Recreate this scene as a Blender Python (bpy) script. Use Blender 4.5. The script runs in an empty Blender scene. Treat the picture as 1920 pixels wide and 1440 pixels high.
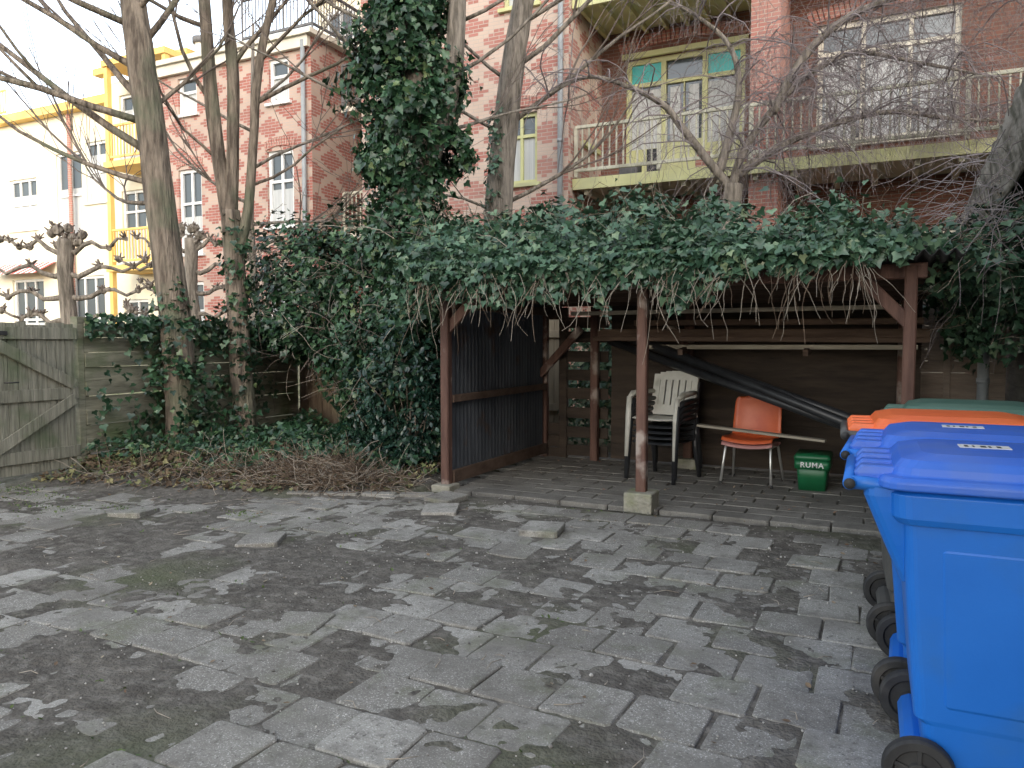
import bpy, math, random
import numpy as np
from mathutils import Vector, noise, Matrix
random.seed(7); np.random.seed(7)
R=random.random
def U(a,b): return a+(b-a)*random.random()
scene=bpy.context.scene
col=scene.collection
# ------------------------------------------------------------ materials
def newmat(name):
    m=bpy.data.materials.new(name); m.use_nodes=True
    nt=m.node_tree; b=nt.nodes['Principled BSDF']
    return m,nt,b
def setv(b,k,v):
    if k in b.inputs: b.inputs[k].default_value=v
def c4(c): return (c[0],c[1],c[2],1)
def mat(name,c1,c2=None,rough=.7,scale=4,stretch=(1,1,1),bump=0.0,bscale=None,metal=0,spec=.5,detail=6,lo=.35,hi=.65,grime=None,gscale=1.5,glo=.5,ghi=.7,bdist=.02,green=None):
    m,nt,b=newmat(name)
    N=nt.nodes; L=nt.links
    b.inputs['Roughness'].default_value=rough
    b.inputs['Metallic'].default_value=metal
    setv(b,'Specular IOR Level',spec)
    if c2 is None:
        c2=tuple(x*.8 for x in c1)
    tc=N.new('ShaderNodeNewGeometry')
    mp=N.new('ShaderNodeMapping'); mp.inputs['Scale'].default_value=stretch
    L.new(tc.outputs['Position'],mp.inputs['Vector'])
    n=N.new('ShaderNodeTexNoise'); n.inputs['Scale'].default_value=scale; n.inputs['Detail'].default_value=detail
    n.inputs['Roughness'].default_value=.65
    L.new(mp.outputs[0],n.inputs['Vector'])
    r=N.new('ShaderNodeValToRGB'); r.color_ramp.elements[0].position=lo; r.color_ramp.elements[1].position=hi
    r.color_ramp.elements[0].color=c4(c1); r.color_ramp.elements[1].color=c4(c2)
    L.new(n.outputs['Fac'],r.inputs['Fac'])
    out=r.outputs['Color']
    for gc,gs,gl,gh in ([(grime,gscale,glo,ghi)] if grime else [])+([green] if green else []):
        n2=N.new('ShaderNodeTexNoise'); n2.inputs['Scale'].default_value=gs; n2.inputs['Detail'].default_value=8
        L.new(tc.outputs['Position'],n2.inputs['Vector'])
        mr=N.new('ShaderNodeMapRange'); mr.inputs[1].default_value=gl; mr.inputs[2].default_value=gh
        L.new(n2.outputs['Fac'],mr.inputs[0])
        mx=N.new('ShaderNodeMix'); mx.data_type='RGBA'
        L.new(mr.outputs[0],mx.inputs[0]); L.new(out,mx.inputs[6]); mx.inputs[7].default_value=c4(gc)
        out=mx.outputs[2]
    L.new(out,b.inputs['Base Color'])
    if bump:
        n3=N.new('ShaderNodeTexNoise'); n3.inputs['Scale'].default_value=bscale or scale*4; n3.inputs['Detail'].default_value=6
        L.new(mp.outputs[0],n3.inputs['Vector'])
        bp=N.new('ShaderNodeBump'); bp.inputs['Strength'].default_value=bump; bp.inputs['Distance'].default_value=bdist
        L.new(n3.outputs['Fac'],bp.inputs['Height']); L.new(bp.outputs[0],b.inputs['Normal'])
    return m
def rndmat(name,stops,rough=.45,clump=None,cscale=2.5,spec=.5,trans=False,speck=None,dirt=None):
    """colour from per-vertex attribute rnd, modulated by large noise"""
    m,nt,b=newmat(name); N=nt.nodes; L=nt.links
    b.inputs['Roughness'].default_value=rough; setv(b,'Specular IOR Level',spec)
    a=N.new('ShaderNodeAttribute'); a.attribute_name='rnd'
    r=N.new('ShaderNodeValToRGB')
    e=r.color_ramp.elements
    e[0].position=stops[0][0]; e[0].color=c4(stops[0][1])
    e[1].position=stops[-1][0]; e[1].color=c4(stops[-1][1])
    for p,c in stops[1:-1]:
        x=e.new(p); x.color=c4(c)
    L.new(a.outputs['Fac'],r.inputs['Fac'])
    out=r.outputs['Color']
    g=N.new('ShaderNodeNewGeometry')
    def noisefac(sc,lo,hi,det=6):
        n=N.new('ShaderNodeTexNoise'); n.inputs['Scale'].default_value=sc; n.inputs['Detail'].default_value=det
        n.inputs['Roughness'].default_value=.65
        L.new(g.outputs['Position'],n.inputs['Vector'])
        mr=N.new('ShaderNodeMapRange'); mr.inputs[1].default_value=lo; mr.inputs[2].default_value=hi
        L.new(n.outputs['Fac'],mr.inputs[0]); return mr.outputs[0],n
    def mixto(fac,out,color,mode='MIX'):
        mx=N.new('ShaderNodeMix'); mx.data_type='RGBA'; mx.blend_type=mode
        L.new(fac,mx.inputs[0]); L.new(out,mx.inputs[6]); mx.inputs[7].default_value=c4(color); return mx.outputs[2]
    if clump:
        f,_=noisefac(cscale,.4,.65); out=mixto(f,out,clump,'MULTIPLY')
    if speck:
        f,_=noisefac(140,.56,.64,3); out=mixto(f,out,speck)
        f,_=noisefac(60,.60,.70,3); out=mixto(f,out,(.13,.124,.112))
    if dirt:
        for sc,lo,hi,cc in dirt:
            f,_=noisefac(sc,lo,hi,8); out=mixto(f,out,cc)
    if speck:
        f,n=noisefac(45,0,1,8)
        bp=N.new('ShaderNodeBump'); bp.inputs['Strength'].default_value=.5; bp.inputs['Distance'].default_value=.012
        L.new(f,bp.inputs['Height']); L.new(bp.outputs[0],b.inputs['Normal'])
    L.new(out,b.inputs['Base Color'])
    return m
def brickmat(name,c1,c2,mortar,pattern=None,pp=1.1,pw=.16,dirt=(.12,.09,.08)):
    m,nt,b=newmat(name); N=nt.nodes; L=nt.links
    b.inputs['Roughness'].default_value=.85
    g=N.new('ShaderNodeNewGeometry'); sp=N.new('ShaderNodeSeparateXYZ'); L.new(g.outputs['Position'],sp.inputs[0])
    sn=N.new('ShaderNodeSeparateXYZ'); L.new(g.outputs['Normal'],sn.inputs[0])
    def M(op,a,bb=None,cc=None):
        n=N.new('ShaderNodeMath'); n.operation=op
        for i,x in enumerate((a,bb,cc)):
            if x is None: continue
            if isinstance(x,(int,float)): n.inputs[i].default_value=x
            else: L.new(x,n.inputs[i])
        return n.outputs[0]
    ax=M('GREATER_THAN',M('ABSOLUTE',sn.outputs[0]),.6)
    u=M('ADD',M('MULTIPLY',sp.outputs[0],M('SUBTRACT',1,ax)),M('MULTIPLY',sp.outputs[1],ax))
    cb=N.new('ShaderNodeCombineXYZ'); L.new(u,cb.inputs[0]); L.new(sp.outputs[2],cb.inputs[1])
    br=N.new('ShaderNodeTexBrick'); L.new(cb.outputs[0],br.inputs['Vector'])
    br.inputs['Scale'].default_value=1; br.inputs['Brick Width'].default_value=.22; br.inputs['Row Height'].default_value=.068
    br.inputs['Mortar Size'].default_value=.007; br.inputs['Mortar Smooth'].default_value=.2
    br.inputs['Color1'].default_value=c4(c1); br.inputs['Color2'].default_value=c4(c2); br.inputs['Mortar'].default_value=c4(mortar)
    out=br.outputs['Color']
    if pattern:
        uu=M('MULTIPLY',M('FLOOR',M('DIVIDE',u,.11)),.11); vv=M('MULTIPLY',M('FLOOR',M('DIVIDE',sp.outputs[2],.068)),.11)
        f1=M('LESS_THAN',M('FRACT',M('DIVIDE',M('ADD',uu,vv),pp)),pw)
        f2=M('LESS_THAN',M('FRACT',M('DIVIDE',M('SUBTRACT',uu,vv),pp)),pw)
        f=M('MAXIMUM',f1,f2)
        f=M('MULTIPLY',M('MULTIPLY',f,.75),M('SUBTRACT',1,br.outputs['Fac']))
        mx=N.new('ShaderNodeMix'); mx.data_type='RGBA'; L.new(f,mx.inputs[0]); L.new(out,mx.inputs[6]); mx.inputs[7].default_value=c4(pattern); out=mx.outputs[2]
    n=N.new('ShaderNodeTexNoise'); n.inputs['Scale'].default_value=.8; n.inputs['Detail'].default_value=8; L.new(g.outputs['Position'],n.inputs['Vector'])
    mr=N.new('ShaderNodeMapRange'); mr.inputs[1].default_value=.45; mr.inputs[2].default_value=.8; mr.inputs[4].default_value=.6; L.new(n.outputs['Fac'],mr.inputs[0])
    mx=N.new('ShaderNodeMix'); mx.data_type='RGBA'; L.new(mr.outputs[0],mx.inputs[0]); L.new(out,mx.inputs[6]); mx.inputs[7].default_value=c4(dirt)
    L.new(mx.outputs[2],b.inputs['Base Color'])
    bp=N.new('ShaderNodeBump'); bp.inputs['Strength'].default_value=.5; bp.inputs['Distance'].default_value=.01; bp.invert=True
    L.new(br.outputs['Fac'],bp.inputs['Height']); L.new(bp.outputs[0],b.inputs['Normal'])
    return m

M_bark=mat('bark',(.085,.066,.05),(.27,.22,.17),.9,16,(1,1,.14),1,22,grime=(.13,.14,.09),gscale=2,bdist=.05,lo=.38,hi=.6)
M_bark2=mat('bark_grey',(.11,.095,.075),(.30,.26,.215),.9,16,(1,1,.16),1,22,bdist=.05,lo=.38,hi=.6)
M_twig=mat('twig',(.11,.085,.07),(.19,.155,.13),.85,3)
M_twigp=mat('twig_purple',(.17,.145,.145),(.29,.25,.25),.85,3)
M_root=mat('pale_stem',(.22,.18,.14),(.42,.37,.30),.8,12)
M_brownstem=mat('brown_stem',(.09,.06,.04),(.22,.16,.11),.85,9)
M_ivy=rndmat('ivy_leaf',[(0,(.014,.042,.021)),(.45,(.030,.080,.038)),(.75,(.052,.12,.056)),(.93,(.09,.17,.078)),(1,(.18,.23,.10))],.34,clump=(.42,.48,.45),cscale=1.8)
M_ivyL=rndmat('ivy_leaf_light',[(0,(.03,.075,.045)),(.35,(.060,.13,.077)),(.8,(.11,.20,.122)),(.95,(.17,.27,.155)),(1,(.26,.30,.16))],.34,clump=(.42,.5,.47),cscale=2.4)
M_holly=rndmat('shrub_leaf',[(0,(.010,.030,.022)),(.6,(.020,.06,.04)),(1,(.06,.12,.075))],.24,clump=(.5,.5,.5))
M_litter=rndmat('litter',[(0,(.07,.045,.028)),(.5,(.17,.12,.07)),(.6,(.06,.11,.035)),(.8,(.14,.17,.06)),(1,(.28,.25,.12))],.7)
M_dead=rndmat('dead_leaf',[(0,(.10,.06,.035)),(.6,(.22,.16,.10)),(.9,(.32,.28,.20)),(1,(.35,.10,.04))],.8)
M_soil=mat('soil',(.088,.080,.069),(.150,.138,.120),.98,4,bump=.9,bscale=55,spec=.15,grime=(.23,.215,.19),gscale=14,glo=.46,ghi=.76,green=((.115,.125,.075),1.1,.52,.72))
M_ground=mat('ground_far',(.05,.06,.03),(.09,.08,.05),.95,1.2,bump=.3)
TD=[(9,.52,.74,(.155,.145,.128)),(1.15,.50,.72,(.15,.14,.124)),(2.6,.52,.76,(.155,.165,.105)),(3.3,.50,.75,(.20,.19,.168)),(22,.56,.72,(.14,.132,.117))]
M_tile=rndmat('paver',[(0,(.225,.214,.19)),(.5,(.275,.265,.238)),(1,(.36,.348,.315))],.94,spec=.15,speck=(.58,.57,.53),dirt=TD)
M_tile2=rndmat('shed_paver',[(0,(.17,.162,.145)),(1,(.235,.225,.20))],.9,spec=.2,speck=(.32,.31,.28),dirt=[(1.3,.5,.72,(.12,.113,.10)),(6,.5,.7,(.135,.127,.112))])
M_fence=mat('fence_wood',(.13,.13,.095),(.28,.27,.20),.9,5,(1,.35,2.5),.6,20,grime=(.10,.13,.06),gscale=2.2,glo=.48,ghi=.68)
M_fence2=mat('fence_brown',(.14,.10,.07),(.25,.19,.13),.9,6,(3,3,.25),.6,20,grime=(.08,.09,.055),gscale=2)
M_gate=mat('gate_wood',(.15,.15,.115),(.32,.31,.25),.9,7,(4,4,.25),.8,24,grime=(.11,.14,.075),gscale=2)
M_shedw=mat('shed_post_wood',(.075,.036,.027),(.16,.085,.062),.75,5,(2,2,.3),.5,18,grime=(.36,.30,.26),gscale=3,glo=.56,ghi=.64)
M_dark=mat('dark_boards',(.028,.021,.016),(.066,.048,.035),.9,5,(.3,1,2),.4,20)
M_lath=mat('pale_timber',(.26,.23,.18),(.40,.36,.29),.8,5,(.3,1,2),.3,20)
M_beam=mat('brown_timber',(.08,.05,.035),(.15,.10,.072),.85,5,(.3,1,2),.3,20)
M_corr=mat('corrugated_metal',(.05,.058,.068),(.11,.122,.138),.5,3,(1,1,.3),.1,metal=.3,grime=(.08,.05,.035),gscale=3,glo=.58)
M_roofs=mat('roof_sheet',(.02,.02,.022),(.05,.05,.05),.8,4)
M_conc=mat('concrete_block',(.22,.21,.165),(.34,.33,.27),.9,9,bump=.6,grime=(.18,.20,.10),gscale=5)
M_blue=mat('blue_plastic',(.007,.145,.58),(.012,.165,.63),.44,2.5,bump=.03,bscale=180,grime=(.03,.15,.45),gscale=4,glo=.52,ghi=.9)
M_blueL=mat('blue_lid_plastic',(.022,.125,.58),(.04,.155,.64),.44,3,bump=.03,bscale=180,grime=(.10,.18,.46),gscale=5,glo=.5,ghi=.9)
M_orangeL=mat('orange_plastic',(.80,.14,.035),(.84,.18,.05),.42,3,bump=.03,bscale=180)
M_greenL=mat('green_lid_plastic',(.06,.135,.10),(.085,.165,.125),.42,3)
M_gbody=mat('grey_plastic',(.06,.06,.058),(.10,.098,.09),.5,3)
M_rubber=mat('rubber',(.016,.016,.017),(.04,.04,.04),.7,8,grime=(.07,.065,.058),gscale=9)
M_blackp=mat('black_plastic',(.018,.019,.022),(.035,.038,.042),.4,8)
M_whitep=mat('white_plastic',(.54,.53,.47),(.66,.65,.59),.45,5,grime=(.38,.37,.31),gscale=5)
M_ochair=mat('orange_chair_plastic',(.55,.10,.03),(.64,.14,.045),.42,5)
M_pink=mat('pink_plastic',(.38,.18,.17),(.45,.23,.21),.45,5)
M_chrome=mat('steel_tube',(.6,.6,.58),(.72,.72,.7),.35,9,metal=.7)
M_green=mat('green_box_plastic',(.008,.11,.04),(.012,.14,.055),.4,5)
M_white=mat('white_print',(.75,.76,.75),(.7,.7,.7),.5,5)
M_pvc=mat('grey_pipe',(.24,.26,.275),(.31,.33,.34),.5,4)
M_brA=brickmat('brick_dark_red',(.215,.092,.062),(.145,.06,.044),(.21,.18,.155),dirt=(.11,.075,.06))
M_brB=brickmat('brick_pink',(.43,.19,.155),(.37,.15,.12),(.46,.40,.35),pattern=(.60,.51,.42),pp=.99,pw=.28,dirt=(.36,.27,.23))
M_brC=brickmat('brick_red',(.38,.145,.115),(.31,.11,.085),(.42,.36,.32),pattern=(.52,.43,.35),pp=1.21,pw=.19,dirt=(.27,.19,.16))
M_pil=brickmat('brick_pilaster',(.44,.19,.15),(.37,.15,.12),(.46,.39,.33),dirt=(.36,.23,.19))
M_yg=mat('yellow_green_paint',(.50,.50,.24),(.58,.58,.31),.6,3,grime=(.42,.42,.24),gscale=2)
M_cream=mat('cream_paint',(.62,.58,.48),(.72,.69,.60),.7,2,grime=(.5,.46,.38),gscale=1)
M_rail=mat('rail_paint',(.46,.45,.35),(.58,.57,.46),.7,3,grime=(.32,.31,.24),gscale=4)
M_wframe=mat('white_frame',(.66,.67,.66),(.76,.77,.76),.5,3)
M_yellow=mat('yellow_paint',(.78,.50,.14),(.82,.57,.20),.7,1.5)
M_ycream=mat('yellow_cream',(.72,.66,.50),(.78,.73,.58),.7,1.5)
M_curt=mat('net_curtain',(.40,.42,.42),(.56,.57,.57),.8,10,(4,4,.1))
M_teal=mat('teal_panel',(.03,.42,.42),(.08,.52,.50),.4,30)
M_slate=mat('slate',(.10,.10,.105),(.16,.16,.165),.8,5)
M_awn=mat('awning_red',(.5,.06,.05),(.55,.09,.07),.7,5)
M_wood_r=mat('weatherboard_dark',(.07,.065,.058),(.16,.15,.135),.9,5,(2,.25,2),.6,16,grime=(.16,.16,.125),gscale=3)
M_moss=mat('mossy_roof',(.21,.19,.165),(.42,.39,.35),.95,8,(1,.3,1),1,22,grime=(.10,.098,.075),gscale=4,glo=.46,ghi=.62)
m,nt,b=newmat('window_glass'); b.inputs['Base Color'].default_value=(.06,.075,.085,1); b.inputs['Roughness'].default_value=.06; setv(b,'Specular IOR Level',.9); M_glass=m
m,nt,b=newmat('dark_interior'); b.inputs['Base Color'].default_value=(.012,.012,.014,1); b.inputs['Roughness'].default_value=.3; M_dkglass=m

# ------------------------------------------------------------ mesh builder
class MB:
    def __init__(s): s.v=[]; s.f=[]; s.m=[]; s.sm=[]; s.r=[]; s.rv=.5
    def add(s,vs,fs,mi=0,sm=False):
        o=len(s.v); s.v.extend([tuple(p) for p in vs]); s.r.extend([s.rv]*len(vs))
        for f in fs: s.f.append(tuple(i+o for i in f)); s.m.append(mi); s.sm.append(sm)
    def box(s,x0,x1,y0,y1,z0,z1,mi=0):
        s.add([(x0,y0,z0),(x1,y0,z0),(x1,y1,z0),(x0,y1,z0),(x0,y0,z1),(x1,y0,z1),(x1,y1,z1),(x0,y1,z1)],
          [(0,3,2,1),(4,5,6,7),(0,1,5,4),(1,2,6,5),(2,3,7,6),(3,0,4,7)],mi)
    def beam(s,p,q,w,h,mi=0,up=(0,0,1),tw=0):
        p=Vector(p);q=Vector(q);d=(q-p).normalized(); up=Vector(up)
        if abs(d.dot(up))>.98: up=Vector((0,1,0))
        a=d.cross(up).normalized(); b=a.cross(d).normalized()
        if tw:
            a,b=a*math.cos(tw)+b*math.sin(tw), b*math.cos(tw)-a*math.sin(tw)
        a=a*w/2;b=b*h/2
        c=.12*min(w,h)
        an=a.normalized()*c; bn=b.normalized()*c
        ring=[-a-b+an,a-b-an,a-b+bn,a+b-bn,a+b-an,-a+b+an,-a+b-bn,-a-b+bn]
        vs=[p+r for r in ring]+[q+r for r in ring]
        fs=[(i,(i+1)%8,8+(i+1)%8,8+i) for i in range(8)]+[tuple(range(7,-1,-1)),tuple(range(8,16))]
        s.add(vs,fs,mi)
    def tube(s,pts,rad,n=6,mi=0,cap=True,sm=True):
        k=len(pts)
        if k<2: return
        if not hasattr(rad,'__len__'): rad=[rad]*k
        vs=[]; pts=[Vector(p) for p in pts]
        d=(pts[1]-pts[0]).normalized()
        a=d.cross(Vector((.13,.31,.94)))
        if a.length<.1: a=d.cross(Vector((1,0,0)))
        a.normalize()
        for i,p in enumerate(pts):
            d=(pts[min(i+1,k-1)]-pts[max(i-1,0)])
            if d.length<1e-7: d=Vector((0,0,1))
            d.normalize(); a=(a-d*a.dot(d))
            if a.length<1e-4: a=d.orthogonal()
            a.normalize(); b=d.cross(a)
            for j in range(n):
                t=2*math.pi*j/n
                vs.append(p+(a*math.cos(t)+b*math.sin(t))*rad[i])
        fs=[(i*n+j,i*n+(j+1)%n,(i+1)*n+(j+1)%n,(i+1)*n+j) for i in range(k-1) for j in range(n)]
        if cap: fs+= [tuple(range(n-1,-1,-1)),tuple(range((k-1)*n,k*n))]
        s.add(vs,fs,mi,sm)
    def trunk(s,pts,rad,n=20,mi=0,seed=0):
        """thick stem: smooth path, knobbly radius"""
        P=[];Rr=[];pts=[Vector(p) for p in pts]
        k=len(pts)
        for i in range(k-1):
            p0=pts[max(i-1,0)];p1=pts[i];p2=pts[i+1];p3=pts[min(i+2,k-1)]
            for j in range(8):
                t=j/8
                P.append(.5*((2*p1)+(p2-p0)*t+(2*p0-5*p1+4*p2-p3)*t*t+(3*p1-p0-3*p2+p3)*t**3)); Rr.append(rad[i]+(rad[i+1]-rad[i])*t)
        P.append(pts[-1]);Rr.append(rad[-1])
        o=len(s.v); s.tube(P,Rr,n,mi)
        for q in range(len(P)):
            c=P[q]
            for j in range(n):
                v=Vector(s.v[o+q*n+j]); d=v-c
                w=1+.10*noise.noise(Vector((math.cos(j*6.283/n)*1.5,math.sin(j*6.283/n)*1.5,c.z*.8+seed)))+.07*noise.noise(Vector((math.cos(j*6.283/n)*5,math.sin(j*6.283/n)*5,c.z*2.5+seed)))
                s.v[o+q*n+j]=tuple(c+d*w)
    def loft(s,rings,mi=0,sm=False,cap=True):
        n=len(rings[0]); vs=[p for r in rings for p in r]; k=len(rings)
        fs=[(i*n+j,i*n+(j+1)%n,(i+1)*n+(j+1)%n,(i+1)*n+j) for i in range(k-1) for j in range(n)]
        if cap: fs+=[tuple(range(n-1,-1,-1)),tuple(range((k-1)*n,k*n))]
        s.add(vs,fs,mi,sm)
    def grid(s,fn,nu,nv,mi=0,sm=True):
        vs=[fn(i/nu,j/nv) for j in range(nv+1) for i in range(nu+1)]
        fs=[(j*(nu+1)+i,j*(nu+1)+i+1,(j+1)*(nu+1)+i+1,(j+1)*(nu+1)+i) for j in range(nv) for i in range(nu)]
        s.add(vs,fs,mi,sm)
    def build(s,name,mats,parent=None,M=None,bevel=0,solid=0,attr=False):
        me=bpy.data.meshes.new(name)
        me.from_pydata(s.v,[],s.f); 
        for mm in mats: me.materials.append(mm)
        me.polygons.foreach_set('material_index',s.m); me.polygons.foreach_set('use_smooth',s.sm)
        if attr:
            at=me.attributes.new('rnd','FLOAT','POINT'); at.data.foreach_set('value',s.r)
        if M is not None: me.transform(M)
        me.update()
        o=bpy.data.objects.new(name,me); col.objects.link(o)
        if parent: o.parent=parent
        if solid:
            x=o.modifiers.new('s','SOLIDIFY'); x.thickness=solid; x.offset=0
        if bevel:
            x=o.modifiers.new('b','BEVEL'); x.width=bevel; x.segments=2; x.limit_method='ANGLE'; x.angle_limit=.6
        return o
def empty(name):
    e=bpy.data.objects.new(name,None); col.objects.link(e); return e
def wall(mb,axis,a0,a1,z0,z1,pos,holes,mi=0,depth=.14,sgn=-1):
    """wall plane; axis 'x': in XZ plane at y=pos facing sgn*Y ; 'y': YZ plane at x=pos"""
    As=sorted({a0,a1,*[h[0] for h in holes],*[h[1] for h in holes]}); Zs=sorted({z0,z1,*[h[2] for h in holes],*[h[3] for h in holes]})
    P=(lambda a,z,d=0:(a,pos-sgn*d,z)) if axis=='x' else (lambda a,z,d=0:(pos-sgn*d,a,z))
    for i in range(len(As)-1):
        for j in range(len(Zs)-1):
            ca=(As[i]+As[i+1])/2; cz=(Zs[j]+Zs[j+1])/2
            if any(h[0]<ca<h[1] and h[2]<cz<h[3] for h in holes): continue
            mb.add([P(As[i],Zs[j]),P(As[i+1],Zs[j]),P(As[i+1],Zs[j+1]),P(As[i],Zs[j+1])],[(0,1,2,3)],mi)
    for h in holes:
        c=[(h[0],h[2]),(h[1],h[2]),(h[1],h[3]),(h[0],h[3])]
        for k in range(4):
            p,q=c[k],c[(k+1)%4]
            mb.add([P(*p),P(*q),P(*q,depth),P(*p,depth)],[(0,1,2,3)],mi)
def window(mb,x0,x1,z0,z1,y,fm,gm,cols=2,rows=(),fw=.07,sill=True,curtain=None):
    """frames in XZ plane at y (facing -Y), y = recess plane"""
    mb.box(x0,x1,y-.0,y+.01,z0,z1,gm)
    F=lambda a,b,c,d:mb.box(a,b,y-.06,y-.002,c,d,fm)
    F(x0,x0+fw,z0,z1);F(x1-fw,x1,z0,z1);F(x0+fw,x1-fw,z0,z0+fw);F(x0+fw,x1-fw,z1-fw,z1)
    for i in range(1,cols):
        x=x0+(x1-x0)*i/cols; mb.box(x-fw*.4,x+fw*.4,y-.05,y-.003,z0+fw,z1-fw,fm)
    for r in rows:
        z=z0+(z1-z0)*r; mb.box(x0+fw,x1-fw,y-.055,y-.004,z-fw*.4,z+fw*.4,fm)
    if sill: mb.box(x0-.08,x1+.08,y-.2,y-.062,z0-.07,z0-.003,fm)
    if curtain is not None:
        mb.box(x0+fw,x1-fw,y-.0035,y-.0015,z0+fw,z0+(z1-z0)*U(.4,.8),curtain)

# ------------------------------------------------------------ leaves
IVY=(np.array([(0,.38,-.10),(0,0,0),(.34,-.14,.02),(.60,.22,.03),(.30,.42,-.02),(0,1,.04),(-.30,.42,-.02),(-.60,.22,.03),(-.34,-.14,.02)]),
     [(0,i,i+1) for i in range(1,8)]+[(0,8,1)])
OVAL=(np.array([(0,.5,-.08),(0,0,0),(.26,.3,.03),(.26,.65,.03),(0,1,0),(-.26,.65,.03),(-.26,.3,.03)]),
     [(0,i,i+1) for i in range(1,6)]+[(0,6,1)])
def leaves(name,P,Nn,size,mt,shape=IVY,parent=None,droop=1.0,jit=.55):
    P=np.asarray(P,float); n=len(P); Nn=np.asarray(Nn,float)+np.random.randn(n,3)*jit
    Nn/=np.linalg.norm(Nn,axis=1)[:,None]+1e-9
    T=np.random.randn(n,3)*.6; T[:,2]-=droop
    T-=Nn*np.sum(T*Nn,axis=1)[:,None]; T/=np.linalg.norm(T,axis=1)[:,None]+1e-9
    B=np.cross(Nn,T); s=(size*np.random.uniform(.5,1.35,n))[:,None,None]
    S,F=shape; m=len(S); F=np.array(F)
    V=P[:,None,:]+s*(S[None,:,0:1]*B[:,None,:]+S[None,:,1:2]*T[:,None,:]+S[None,:,2:3]*Nn[:,None,:])
    V=V.reshape(-1,3)
    idx=(F[None]+(np.arange(n)*m)[:,None,None]).reshape(-1)
    me=bpy.data.meshes.new(name); nf=n*len(F)
    me.vertices.add(n*m); me.vertices.foreach_set('co',V.reshape(-1).astype(np.float32))
    me.loops.add(nf*3); me.loops.foreach_set('vertex_index',idx.astype(np.int32))
    me.polygons.add(nf); me.polygons.foreach_set('loop_start',(np.arange(nf)*3).astype(np.int32))
    me.materials.append(mt); me.update(calc_edges=True)
    at=me.attributes.new('rnd','FLOAT','POINT'); at.data.foreach_set('value',np.repeat(np.random.rand(n),m).astype(np.float32))
    me.validate()
    o=bpy.data.objects.new(name,me); col.objects.link(o)
    if parent: o.parent=parent
    return o
def ell_sample(E,dens,amp=.25,fr=2.6,inner=.32,outer=.10,clip=None,up=.35,hole=-.38):
    P=[];Nn=[]
    for k,e in enumerate(E):
        a,b,c=e[3:6]
        area=4*math.pi*(((a*b)**1.6+(a*c)**1.6+(b*c)**1.6)/3)**(1/1.6)
        for _ in range(int(area*dens)):
            d=Vector((random.gauss(0,1),random.gauss(0,1),random.gauss(0,1)));d.normalize()
            p0=Vector((e[0]+d.x*a,e[1]+d.y*b,e[2]+d.z*c))
            nz=noise.noise(p0*fr)+.5*noise.noise(p0*fr*2.7)
            f=1+amp*nz+U(-inner,outer)*R()
            p=Vector((e[0]+d.x*a*f,e[1]+d.y*b*f,e[2]+d.z*c*f))
            if p.z<.03: continue
            if noise.noise(p*3.1+Vector((9,3,1)))<hole: continue
            bad=False
            for j,g in enumerate(E):
                if j!=k:
                    q=((p.x-g[0])/g[3])**2+((p.y-g[1])/g[4])**2+((p.z-g[2])/g[5])**2
                    if q<.45: bad=True;break
            if bad or (clip and not clip(p)): continue
            nn=Vector((d.x/a,d.y/b,d.z/c)).normalized()+Vector((0,0,up))
            P.append(p);Nn.append(nn)
    return P,Nn

# ------------------------------------------------------------ ground
mb=MB(); mb.add([(-150,-150,-.09),(150,-150,-.09),(150,150,-.09),(-150,150,-.09)],[(0,1,2,3)]); mb.build('ground',[M_ground])
def bed(x,y):  # signed: >0 in planting bed
    if x<-3.85:
        t=(x+7.6)/3.8
        ye=4.75+ .45*t+.75*max(0,t)**2.2
        return y-ye
    return -1
def soilz(x,y):
    p=Vector((x,y,0))
    z=-.0045+.011*noise.noise(p*.75+Vector((3,1,0)))+.010*noise.noise(p*2.6+Vector((5,1,0)))+.008*noise.noise(p*7)+.005*noise.noise(p*19)
    z+=.007*math.exp(-((x+3.6)**2/5+(y-3.6)**2/3))
    b=bed(x,y)
    if b>-.3: z+=.10*min(1,(b+.3)/.9)*(.8+.5*noise.noise(p*2))
    if x>-3.8 and y>6.05: z=-.04+.02*noise.noise(p*4)
    return z
nx,ny=640,440
mb=MB(); mb.grid(lambda u,v:(lambda x,y:(x,y,soilz(x,y)))(-9+11.5*u,.2+9.3*v),nx,ny); mb.build('soil',[M_soil])
# paving
def tile(mb,cx,cy,w,l,z,rot,tx,ty,th=.045):
    c,s=math.cos(rot),math.sin(rot); vs=[]
    jt=[(U(.97,1.0),U(.97,1.0)) for _ in range(4)]
    for (k,zz) in ((1,-th),(1,-.007),(.972,-.001),(.93,0)):
        for q,(sx,sy) in enumerate(((-1,-1),(1,-1),(1,1),(-1,1))):
            ox,oy=w/2*k*jt[q][0],l/2*k*jt[q][1]; cc=.016
            a=(sx*ox,sy*(oy-cc)); b2=(sx*(ox-cc),sy*oy)
            pr=(a,b2) if sx*sy>0 else (b2,a)
            for ux,uy in pr:
                vs.append((cx+c*ux-s*uy,cy+s*ux+c*uy,z+zz+ux*tx+uy*ty))
    fs=[tuple(range(24,32))]
    for lv in range(3):
        o=lv*8; fs+=[(o+i,o+(i+1)%8,o+8+(i+1)%8,o+8+i) for i in range(8)]
    mb.rv=R(); mb.add(vs,fs)
mb=MB()
row=0;y=.35
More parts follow.
